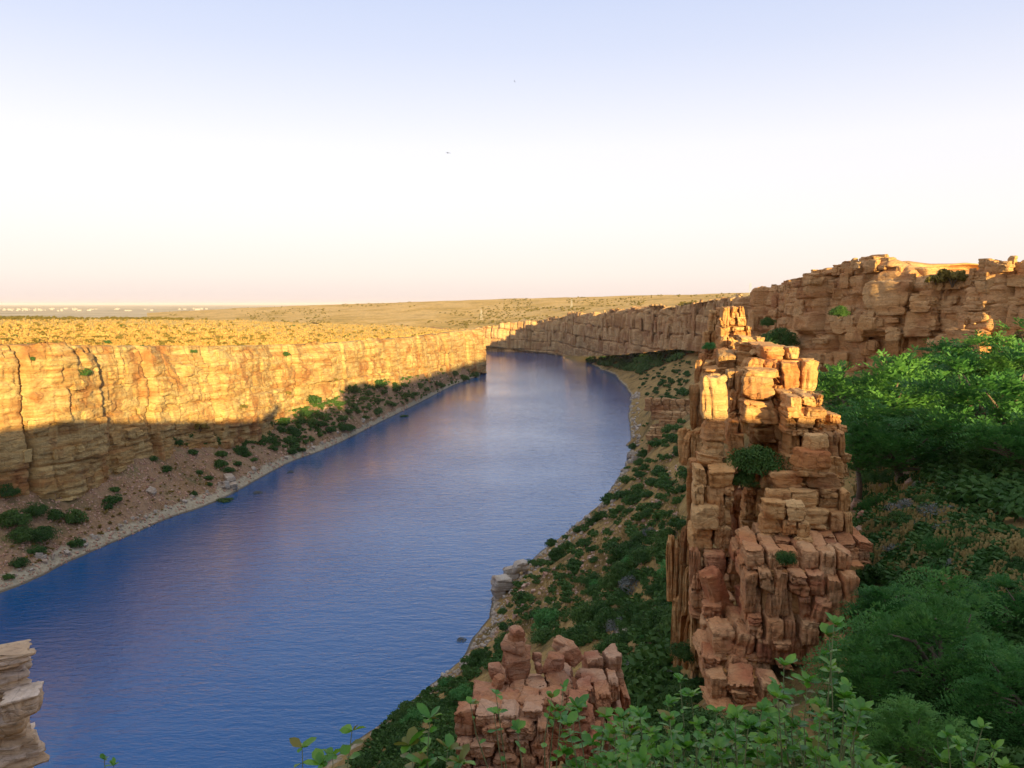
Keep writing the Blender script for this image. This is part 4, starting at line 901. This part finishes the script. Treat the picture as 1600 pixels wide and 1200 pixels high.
scatter_px('right', [(835, 985), (880, 930), (940, 890), (1010, 820), (1066, 800), (1060, 1100), (1010, 1150), (960, 1010), (900, 1010)], 84, (16, 30), SHN + SHN + SHN + SHG[:1] + SHB[:1], DENSE, 'thicket below the pinnacle', where=lambda x, y: ('on its river edge' if x < 920 else 'against the pinnacle' if x > 1010 else 'in its middle') + (' near the dry grass' if y < 900 else ' beside the slab pillar' if y < 1000 else ' behind the red outcrop'))
scatter_px('right', [(545, 1200), (610, 1120), (690, 1065), (740, 1020), (800, 985), (790, 1030), (720, 1090), (705, 1200)], 34, (15, 25), SHN + SHN + SHB[:1], 'dark shrub left of the red outcrop', 'thicket left of the red outcrop', where=lambda x, y: 'at the lower picture edge' if y > 1140 else 'beside the stone stack' if x > 740 else 'above the water')
scatter_px('right', [(1000, 1100), (1090, 1060), (1120, 1130), (1000, 1170)], 14, (22, 32), SHN, 'dark shrub in the gap right of the red outcrop', 'shrubs in the shaded gap', where=lambda x, y: 'toward the pinnacle' if x > 1055 else 'toward the outcrop')
scatter_px('right', [(1010, 1135), (1120, 1120), (1230, 1110), (1345, 1080), (1345, 1200), (1010, 1200)], 24, (30, 52), SHN, 'dark shrub under the foreground leaves', 'shrubs under the foreground leaves', where=lambda x, y: 'at the pinnacle foot' if x < 1230 else 'beside the big acacia')
scatter_px('right', [(985, 715), (1060, 660), (1070, 720), (1050, 800), (960, 800)], 18, (9, 15), SH, 'dark shrub in the belt below the low reddish bluff', 'shrub belt below the bluff', where=lambda x, y: 'close to the water' if x < 1005 else 'close to the pinnacle')
for x, y, r, lab in ((690, 1035, 18, 'leafless grey bush leaning over the water, upper of the pair'), (650, 1068, 17, 'leafless grey bush at the water, lower of the pair')):
    shrub_px('right', x, y, r, SHG, lab, None, True, 0.9)
# bare shrubs standing in the river
for x, y, r, lab in ((402, 767, 9, 'dark drowned bush in the river off the left shore'), (352, 778, 12, 'dark bush overhanging the water beside the pale shore rocks'), (455, 735, 7, 'thin drowned scrub in the shallows by the left shore'), (632, 648, 7, 'small dark bush at the water on the left shore'), (720, 996, 10, 'ghostly drowned bush off the near bank')):
    w = W(x, y + r * 0.4); plant('shrub', (w[0], w[1], -0.25), r * np.linalg.norm(w - (0, 0, H)) / F, SHG[0] if 'drowned' in lab else SH[0], lab, 'shrub', None, True, 0.55)
# dry grass on the near bank and in the gully
PG = [[(780, 1000), (850, 900), (960, 800), (1060, 760), (1062, 860), (960, 900), (850, 990)], [(1330, 740), (1450, 730), (1600, 860), (1600, 960), (1350, 900)], [(985, 600), (1080, 560), (1085, 640), (1000, 640)]]
def samp_bank(g):
    while True:
        P_ = PG[0 if g.random() < 0.78 else 1]; xs = [p[0] for p in P_]; ys = [p[1] for p in P_]; x = g.uniform(min(xs), max(xs)); y = g.uniform(min(ys), max(ys))
        if inside(P_, x, y) and vn2(np.float64(x / 30), np.float64(y / 22), 3.0) > 0.38: return ('right', x, y, None)
tuft_field('bank_grass', None, 6500, samp_bank, 0.5, 0.06, L_GRASS, 'dry straw-coloured grass on the near bank and gully', 5)

# ---- acacias in the gully
AC = [acacia_crown(200 + i, L_ACA, 42, 20, 7, 0.66, 0.48, 0.052, 0.5) for i in range(3)]
ACN = acacia_crown(230, L_ACA, 50, 22, 11, 0.70, 0.66, 0.032, 0.85)
TR = {}
def acacia(px, py, rpx, Y, label, hgt=0.55, var=None, near=False, zs=1.0):
    cm, cc = ACN if near else AC[var if var is not None else random.randrange(3)]
    c = P(px, py, Y); rad = rpx * Y / F; g = drop('right', c[0], c[1]); hg = max((c[2] - g.z) / rad / zs, 0.25)
    o = thing('acacia_tree', (c[0], c[1], g.z), label, 'tree', 'acacias in the gully', (0, 0, random.uniform(0, 6.28)), (rad, rad, rad * zs))
    link('crown', cm, o, (0, 0, hg)); link('trunk', trunk_mesh(int(px), cc, hg, BARK), o, (0, 0, hg))
acacia(1385, 655, 125, 76, 'wide acacia with a sunlit yellow top in front of the right cliff', var=0, zs=1.15)
acacia(1345, 690, 70, 68, 'acacia peeking out just right of the pinnacle shoulder', var=2)
acacia(1410, 715, 110, 60, 'flat-topped acacia between the pinnacle and the bare gully floor', var=1, zs=1.1)
acacia(1545, 735, 128, 54, 'broad acacia right of the flat-topped one, over the gully', var=2, zs=1.15)
acacia(1600, 800, 95, 45, 'acacia at the right picture edge above the rocky clearing', var=0, zs=1.1)
acacia(1495, 655, 95, 80, 'acacia at the foot of the right cliff, behind the broad one', var=1, zs=1.1)
acacia(1600, 650, 95, 74, 'acacia at the right edge just under the cliff', var=2)
acacia(1480, 1060, 160, 25.5, 'big feathery acacia filling the lower right corner', near=True, zs=1.15)
acacia(1610, 1110, 130, 22, 'darker acacia behind the big feathery one at the right edge', near=True)
acacia(1390, 965, 66, 31, 'small acacia beside the foot of the pinnacle', var=0)
acacia(1585, 985, 80, 29, 'small acacia at the right edge below the clearing', var=1)
acacia(1365, 1110, 90, 26, 'dark acacia behind the tall foreground sprig', var=2)
acacia(1440, 1170, 90, 20, 'lowest acacia at the bottom edge, right of the tall sprig', var=1)
ST = [stick_shrub(60, L_BRI), stick_shrub(61, L_ACA)]
for x, y, r, v, lab in ((1472, 850, 30, 0, 'round bright green pencil bush on the gully floor'), (1460, 895, 30, 0, 'lower bright green pencil bush on the gully floor'), (1372, 782, 28, 1, 'blue-green pencil bush next to the pinnacle'), (1500, 600, 36, 1, 'spiky green pencil bush under the right cliff'), (1560, 615, 38, 1, 'second spiky pencil bush under the right cliff'), (1590, 575, 30, 1, 'highest pencil bush at the right edge under the cliff'), (1440, 612, 26, 1, 'small pencil bush beside the sunlit acacia top')):
    loc = at_px('right', x, y + r * 0.5); rad = r * (loc - Vector((0, 0, H))).length / F
    o = thing('pencil_bush', (loc.x, loc.y, loc.z - 0.1 * rad), lab, 'bush', None, (0, 0, random.uniform(0, 6)), (rad, rad, rad)); link('foliage', ST[v], o); link('stem', STM, o)
for x, y, r, vs, lab in ((1395, 745, 20, SHN, 'dark shrub at the upper gully floor under the acacias'), (1345, 775, 16, SHN, 'dark shrub tucked against the right side of the pinnacle'), (1290, 836, 22, SHN, 'dark bush on the ledge at the right of the pinnacle'), (1440, 815, 18, SHG, 'grey-green low bush above the round pencil bush'), (1390, 890, 26, SHN, 'dark bush between the pinnacle ledge and the pencil bushes'), (1420, 935, 26, SHN, 'dark bush just above the big feathery acacia'), (1585, 880, 24, SHN, 'dark bush at the right edge beside the stones'), (1350, 940, 26, SHN, 'dark bush at the foot of the lower block stack'), (1540, 930, 22, SHG, 'greyish bush beside the blue litter patch'), (1500, 905, 14, SHN, 'small dark bush right of the lower pencil bush')):
    key = 'right'; shrub_px(key, x, y, r, vs, lab, None, True)
scatter_px('right', [(1335, 745), (1440, 735), (1520, 800), (1600, 850), (1600, 930), (1500, 925), (1420, 870), (1370, 890)], 28, (10, 24), SHN + SHN + SHG + SHB, 'shrub among the dry grass of the gully floor', 'shrubs on the gully floor', where=lambda x, y: 'near the pinnacle' if x < 1420 else 'near the rubble heap' if x > 1510 else 'between the pencil bushes')
# plants on the pinnacle and cliffs
for x, y, r, Y, vs, lab in ((1178, 705, 50, 40.6, SHN, 'dark tree filling the cleft of the pinnacle'), (1160, 742, 28, 40.4, SHN, 'dark bush in the lower mouth of the pinnacle cleft'), (1228, 866, 22, 33.2, SHN, 'low green bush on the ledge above the lower block stack'), (1108, 538, 13, 56, SHB, 'bright green plant sprouting from the upper left of the pinnacle'), (1070, 1010, 30, 39, SHN, 'dark bush on the river side of the pinnacle base'),
                         (1290, 1075, 40, 31.8, SHN, 'dark bush in the hollow under the lower block stack'), (1310, 482, 19, 109, SHN, 'round dark bush growing from the right cliff face'), (1215, 522, 32, 124, SHN, 'dark tree in the shaded recess of the right cliff'), (1200, 500, 14, 140, SHN, 'small dark bush above the tree in the cliff recess'), (1488, 424, 30, 97, SHD, 'sunlit yellow-green tree on top of the right cliff'), (1462, 430, 18, 98, SHD, 'smaller sunlit bush left of the cliff-top tree'), (1440, 575, 18, 97, SHN, 'ivy-dark bush in the vertical cleft of the right cliff'), (1598, 525, 22, 87, SHN, 'dark bush at the right edge on the cliff ledge')):
    p = P(x, y + r * 0.7, Y); rad = r * Y / F
    plant('shrub', (p[0], p[1], p[2]), rad, random.choice(vs), lab, 'shrub', None, True, 1.15)

# ------------------------------------------------------------------ leafy shrubs at the viewer's feet
def leaf_mesh(seed, mat, wd=0.30):
    """unit leaf along +x, obovate, folded on the midrib and arched"""
    g = np.random.default_rng(seed); xs = [0, 0.22, 0.5, 0.78, 1.0]; hw = [0.02, wd * 0.62, wd * 1.0, wd * 0.85, 0.02]; V = []; arch = g.uniform(-0.05, 0.18); fold = g.uniform(0.15, 0.4)
    for x, w in zip(xs, hw):
        z = -arch * (x ** 2); tw = g.normal(0, 0.03)
        V += [(x, -w, z + fold * w + tw), (x, 0, z), (x, w, z + fold * w - tw)]
    Fc = []
    for i in range(4):
        a = i * 3; Fc += [(a, a + 3, a + 4, a + 1), (a + 1, a + 4, a + 5, a + 2)]
    return mesh('leaf', V, Fc, mat, True)
LV = [leaf_mesh(i, L_FORE, 0.26 + 0.04 * (i % 3)) for i in range(6)]; LV2 = [leaf_mesh(20 + i, L_FORE2, 0.30) for i in range(3)]
def leafy(root_px, Y, tips, leaf_px, label, olive=0.08, per=(7, 10), along=3, rootz=None):
    """sprigs: a stem from the root to each tip with a whorl of leaves at the end and pairs along it"""
    rt = P(root_px[0], root_px[1], Y); g0 = drop('right', rt[0], rt[1]); base_ = np.array((rt[0], rt[1], g0.z - 0.03))
    o = thing('leafy_shrub', tuple(base_), label, 'shrub', 'leafy shrubs along the lower edge'); mb = MB(); n = 0
    for (tx, ty, ty_off) in tips:
        tip = P(tx, ty, Y + ty_off) - base_; mid = tip * 0.55 + np.array((random.gauss(0, 0.05), random.gauss(0, 0.05), 0.05 * np.linalg.norm(tip))); mid[0] = tip[0] * 0.7
        m2 = (mid + tip) / 2 + np.array((random.gauss(0, 0.02), random.gauss(0, 0.02), 0.02))
        mb.tube([np.zeros(3), mid * 0.5 * np.array((0.7, 0.7, 1.0)), mid, m2, tip], [0.008, 0.006, 0.0045, 0.0035, 0.002], 5)
        ax = tip - m2; ax /= np.linalg.norm(ax)
        L0 = 1.05 * leaf_px * (Y + ty_off) / F
        spots = [(tip, 1.0)] * random.randint(*per) + [(m2 + (tip - m2) * (q / (along + 1)), 0.9) for q in range(1, along + 1) for _ in range(2)] + [(mid + (m2 - mid) * random.random(), 0.85) for _ in range(along)]
        for k_, (p, sc) in enumerate(spots):
            az = k_ * 2.4 + random.uniform(-0.5, 0.5); el = random.uniform(0.05, 0.95) if sc == 1.0 else random.uniform(-0.2, 0.6)
            d = Vector((math.cos(az) * math.cos(el), math.sin(az) * math.cos(el), math.sin(el)))
            q = d.to_track_quat('X', 'Z').to_euler(); q = (q[0] + random.gauss(0, 0.35), q[1], q[2]); ln = L0 * sc * random.choice((0.55, 0.8, 1.0, 1.0, 1.2)) * random.uniform(0.85, 1.15)
            link('leaf', random.choice(LV2 if random.random() < olive else LV), o, tuple(p), q, (ln, ln, ln)); n += 1
    link('stem', mb.mesh('stem', STEM, True), o)
    return n
def rt(n, x0, x1, y0, y1, dy=0.5): return [(random.uniform(x0, x1), y0 + (y1 - y0) * random.random() ** 1.0, random.uniform(-dy, dy)) for _ in range(n)]
leafy((505, 1300), 3.7, [(472, 1168, 0), (520, 1180, 0.1), (550, 1142, 0), (500, 1195, -0.1)], 24, 'broad-leaved sprig over the water at the lower left of the leaves', 0.25, (5, 7), 2)
leafy((680, 1300), 4.0, [(672, 1122, 0), (640, 1165, 0.1), (700, 1170, 0), (660, 1195, -0.1), (718, 1192, 0.1)], 27, 'leafy sprig with a brownish top leaf left of the red outcrop', 0.4, (6, 9), 2)
leafy((830, 1310), 4.6, [(775, 1085, 0), (772, 1115, 0.1), (862, 1090, 0), (868, 1108, 0.1), (808, 1140, 0), (880, 1075, 0.2), (735, 1100, 0)], 17, 'thin sparse sprigs in front of the red outcrop', 0.05, (4, 6), 1)
leafy((960, 1300), 4.4, [(902, 1105, 0), (945, 1120, 0), (880, 1175, 0.2)] + rt(15, 870, 1000, 1125, 1235), 21, 'dense leafy shrub in front of the right half of the red outcrop', 0.05, (6, 9), 2)
leafy((1090, 1300), 4.6, [(1062, 1062, 0), (1045, 1100, 0.1), (1120, 1112, 0)] + rt(19, 990, 1190, 1120, 1235), 18, 'dense leafy shrub below the foot of the pinnacle', 0.04, (6, 9), 2)
leafy((1265, 1310), 4.3, [(1303, 975, 0), (1296, 995, 0.05), (1225, 1040, 0), (1300, 1050, 0), (1262, 1065, 0.1), (1335, 1105, 0.1), (1240, 1085, 0)] + rt(12, 1190, 1330, 1085, 1235), 20, 'tall leafy sprig standing before the lower block stack', 0.05, (6, 9), 3)
leafy((1510, 1300), 4.1, [(1535, 1138, 0), (1480, 1150, 0), (1500, 1165, 0.1), (1555, 1170, 0), (1525, 1195, 0), (1570, 1200, 0.1), (1470, 1190, 0)], 19, 'pale green leafy sprig at the bottom edge, under the big acacia', 0.02, (6, 8), 2)
leafy((1370, 1310), 4.5, rt(9, 1320, 1420, 1165, 1235), 19, 'low leafy sprigs between the tall sprig and the pale one', 0.05, (6, 8), 2)
leafy((1020, 1300), 4.0, [(1000, 1118, 0), (985, 1150, 0)] + rt(14, 930, 1080, 1120, 1230), 20, 'dark leafy shrub between the two dense ones below the pinnacle', 0.05, (7, 10), 2)
leafy((1180, 1310), 4.1, [(1150, 1120, 0), (1190, 1110, 0), (1215, 1130, 0)] + rt(13, 1110, 1230, 1130, 1230), 20, 'leafy shrub left of the tall sprig', 0.05, (7, 10), 2)
leafy((1300, 1310), 4.0, [(1320, 1090, 0), (1280, 1105, 0), (1345, 1110, 0)] + rt(13, 1240, 1370, 1110, 1230), 20, 'leafy shrub at the root of the tall sprig', 0.05, (7, 10), 2)
leafy((930, 1330), 5.4, rt(15, 880, 1020, 1110, 1220), 15, 'finer leafed shrub just behind the dense one before the outcrop', 0.08, (7, 10), 2)
leafy((1110, 1330), 5.5, [(1080, 1085, 0)] + rt(15, 1020, 1200, 1105, 1220), 15, 'finer leafed shrub behind the dense one below the pinnacle', 0.08, (7, 10), 2)
leafy((1270, 1330), 5.3, [(1215, 1075, 0), (1325, 1075, 0)] + rt(15, 1190, 1390, 1100, 1220), 16, 'finer leafed shrub behind the tall sprig', 0.08, (7, 10), 2)
leafy((168, 1320), 4.2, [(163, 1186, 0), (178, 1196, 0.1)], 10, 'tiny leafy tip at the bottom edge over the river', 0.0, (5, 7), 2)

# ------------------------------------------------------------------ loose stones
def loose(key, x, y, rpx, mat, label, group=None):
    loc = at_px(key, x, y)
    if loc is None or loc.z < 0.05: return
    r = rpx * (loc - Vector((0, 0, H))).length / F
    o = link('stone', bvar(mat), None, (loc.x, loc.y, loc.z + r * 0.25), (random.uniform(-0.4, 0.4), random.uniform(-0.4, 0.4), random.uniform(0, 6.28)), (r, r * random.uniform(0.6, 1), r * random.uniform(0.5, 0.9)), label=label, category='stone'); paint(o, mat)
    if group: o['group'] = group
for x, y, r, lab in ((1418, 748, 13, 'upright pale boulder in the gully under the acacias'), (1422, 760, 9, 'flat stone under the upright pale boulder'), (1533, 856, 9, 'round pinkish stone beside the rocky clearing'), (1440, 820, 8, 'flat pink stone above the round pencil bush'), (1422, 785, 7, 'small pink stone under the upright boulder'), (1342, 795, 12, 'slab leaning at the right foot of the pinnacle'), (1352, 815, 11, 'second slab at the right foot of the pinnacle'), (1345, 835, 10, 'third slab at the right foot of the pinnacle'), (1325, 840, 9, 'pale block on the ledge right of the pinnacle'), (1592, 906, 12, 'pinkish boulder at the right edge below the dark bush'), (1485, 935, 10, 'buff stone beside the lower pencil bush')):
    loose('right', x, y, r, M_PINK, lab)
for i in range(34): 
    loose('right', random.uniform(1500, 1590), random.uniform(850, 905), random.uniform(3, 6.5), M_GREY, 'grey rubble stone of the heap in the clearing at the right', 'rubble heap in the clearing')
for i in range(16):
    loose('right', random.uniform(1335, 1470), random.uniform(750, 900), random.uniform(2.5, 5), M_PINK, 'small stone lying in the dry grass of the gully', 'stones in the gully grass')
for i in range(10):
    loose('right', random.uniform(965, 990), random.uniform(985, 1010), random.uniform(4, 8), M_GREY, 'pale stone of the small heap in the thicket left of the pinnacle', 'stone heap in the thicket')
for i in range(60):
    f = random.random(); x = 20 + f * 560; y = np.interp(x, [0, 100, 200, 350, 450, 600], [910, 868, 822, 765, 718, 652]) - random.uniform(-2, 10)
    loose('ltalus', x, y, random.uniform(3.0, 4.2) if i % 3 == 0 else random.uniform(1.6, 2.6), M_GREY, ('large' if i % 3 == 0 else 'small') + ' pale boulder on the left shore band, ' + ('left stretch' if x < 200 else 'middle stretch' if x < 400 else 'far stretch'), 'boulders on the left shore')
for x, y, r, lab in ((237, 770, 7, 'pale upright boulder alone on the left scree'), (358, 752, 9, 'pinkish rock at the water end of the left scree'), (350, 760, 8, 'pale shore rock jutting into the river'), (364, 762, 7, 'pale shore rock beside the overhanging bush'), (60, 870, 5, 'white boulder above the left shore band')):
    loose('ltalus', x, y, r, M_GREY, lab)
for i in range(36):
    x = random.uniform(780, 1060); y = np.interp(x, [780, 900, 1060], [960, 870, 770]) + random.uniform(-20, 40)
    loose('right', x, y, random.uniform(2.5, 6), M_PINK, 'pinkish stone on the dry grass bank', 'stones on the grassy bank')
w = W(978, 712); 
for i, (x, y, r) in enumerate(((985, 712, 7), (990, 720, 9), (982, 722, 5), (975, 738, 5))): loose('right', x + 3, y, r, M_GREY, ('pale shore rock below the bluff, upper one', 'largest pale shore rock below the bluff', 'small pale shore rock beside the largest one', 'lowest pale shore rock below the bluff')[i])

# ------------------------------------------------------------------ far town, pylons, birds
bm_ = {}
def house(w, d, h, par):
    mb = MB(); mb.box((0, 0, h / 2), (w / 2, d / 2, h / 2)); link('wall', mb.mesh('wall', WHITE), par)
    mb = MB(); mb.box((0, 0, h + 0.6), (w / 2 + 0.5, d / 2 + 0.5, 0.6)); link('roof', mb.mesh('roof', WHITE), par)
for i in range(64):
    x = random.choice((random.uniform(0, 125), random.uniform(0, 125), random.uniform(125, 330))); Y = random.uniform(6500, 9500)
    u = (x - 800) / F; X_ = u * Y / cs; z = 20 - 2 * (math.hypot(X_, Y) / 20000) + 3 * float(fbm(np.float64(X_ / 900), np.float64(Y / 900), 3, 3.0))
    part_ = 'among the close-packed ones at the far left' if x < 125 else 'strung out toward the middle of the plain'
    o = thing('town_building', (X_, Y, z - 0.5), 'white building of the hazy far town, ' + part_, 'building', 'far town at the left' if x < 125 else 'far town toward the middle'); house(random.uniform(12, 38) if x < 125 else random.uniform(16, 60), random.uniform(12, 22), random.uniform(7, 18), o)
def pylon(px, base_py, Y, hpx, label, key):
    b = at_px(key, px, base_py) if Y is None else Vector(P(px, base_py, Y)); Yv = b.y; h = hpx * Yv / F; w = h * 0.11
    o = thing('lattice_pylon', tuple(b), label, 'pylon'); mb = MB()
    for sx_ in (-1, 1):
        for sy_ in (-1, 1): mb.tube([(sx_ * w, sy_ * w, -1), (sx_ * w * 0.25, sy_ * w * 0.25, h)], [0.16, 0.12], 4)
    link('leg_frame', mb.mesh('leg_frame', STEEL), o); mb = MB()
    for k_ in range(7):
        z0 = h * k_ / 7; z1 = h * (k_ + 1) / 7; a = w * (1 - 0.75 * k_ / 7); b_ = w * (1 - 0.75 * (k_ + 1) / 7)
        for sg in (-1, 1): mb.tube([(-a * sg, -a, z0), (b_ * sg, -b_, z1)], [0.08, 0.08], 3); mb.tube([(-a * sg, a, z0), (b_ * sg, b_, z1)], [0.08, 0.08], 3)
    link('bracing', mb.mesh('bracing', STEEL), o)
    for q in (0.68, 0.82, 0.96):
        mb = MB(); mb.tube([(-h * 0.14, 0, h * q), (h * 0.14, 0, h * q)], [0.12, 0.12], 4); link('crossarm', mb.mesh('crossarm', STEEL), o)
pylon(752, 500, None, 16, 'pale lattice pylon on the plateau above the river bend', 'ftop')
pylon(893, 481, None, 13, 'pale lattice pylon on the far plateau in the middle', 'ftop')
pylon(1172, 462, None, 20, 'lattice pylon on the skyline beside the right cliff', 'ftop')
def bird(px, py, Y, span, bank, label):
    o = thing('bird', tuple(P(px, py, Y)), label, 'bird', None, (0.1, bank, 0.6)); mb = MB()
    pts = [(0, -0.30, 0), (0, -0.22, 0.01), (0, -0.1, 0), (0, 0.08, 0), (0, 0.2, 0.0), (0, 0.36, 0)]; V = []; Fc = []
    rad_ = [0.015, 0.045, 0.06, 0.065, 0.045, 0.015]; mb.tube(pts, rad_, 8); link('body', mb.mesh('body', BIRD, True), o, None, None, (span, span, span))
    for sg in (-1, 1):
        V = [(0, -0.1, 0.02), (0, 0.12, 0.02), (sg * 0.28, -0.14, 0.09), (sg * 0.28, 0.10, 0.09), (sg * 0.55, -0.02, 0.05), (sg * 0.5, 0.1, 0.05)]
        V = V + [(a, b, c - 0.012) for a, b, c in V]
        link('wing', mesh('wing', V, [(0, 2, 3, 1), (2, 4, 5, 3), (6, 7, 9, 8), (8, 9, 11, 10), (0, 6, 8, 2), (2, 8, 10, 4), (1, 3, 9, 7), (3, 5, 11, 9), (4, 10, 11, 5)], BIRD), o, None, None, (span, span, span))
    link('tail', mesh('tail', [(-0.03, 0.3, 0), (0.03, 0.3, 0), (0.09, 0.5, 0), (-0.09, 0.5, 0), (0, 0.4, -0.01)], [(0, 1, 2, 3), (0, 4, 1), (1, 4, 2), (2, 4, 3), (3, 4, 0)], BIRD), o, None, None, (span, span, span))
bird(700, 239, 170, 1.15, 0.1, 'dark soaring bird, lower and larger of the two in the sky')
bird(804, 127, 210, 0.6, 0.9, 'tiny dark bird high in the sky, upper of the two')

# ------------------------------------------------------------------ scree: loose stones nobody could count
def scree(name, key, n, poly, rpx, mat, label):
    g = np.random.default_rng(31); sm = samp_poly(key, poly); Vs = []
    cube = np.array([(x, y, z) for x in (-1, 1) for y in (-1, 1) for z in (-1, 1)], float); q = np.array([(0, 1, 3, 2), (4, 6, 7, 5), (0, 4, 5, 1), (2, 3, 7, 6), (0, 2, 6, 4), (1, 5, 7, 3)]); Fs = []; k_ = 0
    for i in range(n):
        _, x, y = sm(g); loc = at_px(key, x, y)
        if loc is None or loc.z < 0.05: continue
        r = g.uniform(*rpx) ** 1.0 * (loc - Vector((0, 0, H))).length / F; M_ = np.array(Euler(g.uniform(-0.6, 0.6, 3) + (0, 0, g.uniform(0, 6))).to_matrix())
        v = (cube * g.uniform(0.4, 1.0, 3) + g.normal(0, 0.22, (8, 3))) * r; Vs.append(v @ M_.T + np.array(loc)); Fs.append(q + k_ * 8); k_ += 1
    link(name, mesh(name, np.concatenate(Vs), np.concatenate(Fs), mat), None, None, kind='stuff', label=label)
scree('scree', 'ltalus', 2600, [(0, 780), (110, 765), (240, 700), (330, 690), (450, 655), (540, 610), (740, 580), (640, 642), (480, 712), (300, 795), (0, 925)], (0.5, 2.0), M_PINK, 'loose stones strewn over the left scree')
scree('bank_rubble', 'right', 900, [(770, 1000), (775, 925), (900, 830), (1000, 740), (1060, 700), (1060, 860), (900, 960)], (0.7, 2.6), M_PINK, 'loose stones on the grassy near bank')
scree('shore_rubble', 'right', 700, [(560, 1160), (640, 1100), (722, 1032), (768, 965), (772, 928), (830, 876), (940, 790), (990, 700), (986, 615), (1000, 615), (1000, 705), (955, 800), (845, 884), (790, 935), (790, 970), (735, 1040), (650, 1110)], (1.0, 3.6), M_GREY, 'broken rocks along the waterline of the near bank')
scree('gully_rubble', 'right', 500, [(1335, 745), (1440, 735), (1600, 850), (1600, 960), (1350, 900)], (0.8, 3.0), M_PINK, 'small stones in the gully grass')

# ------------------------------------------------------------------ evening haze
mb = MB(); mb.box((0, 34000, 62), (70000, 36000, 68.0)); t = NT('haze_air')
pv = t.n('ShaderNodeVolumePrincipled'); pv.inputs['Color'].default_value = (1.0, 0.86, 0.80, 1); pv.inputs['Density'].default_value = 2.6e-5; pv.inputs['Anisotropy'].default_value = 0.0
t.l(pv.outputs[0], t.out.inputs['Volume'])
link('haze', mb.mesh('haze', t.m), None, None, kind='stuff', label='thin warm evening haze over the gorge')
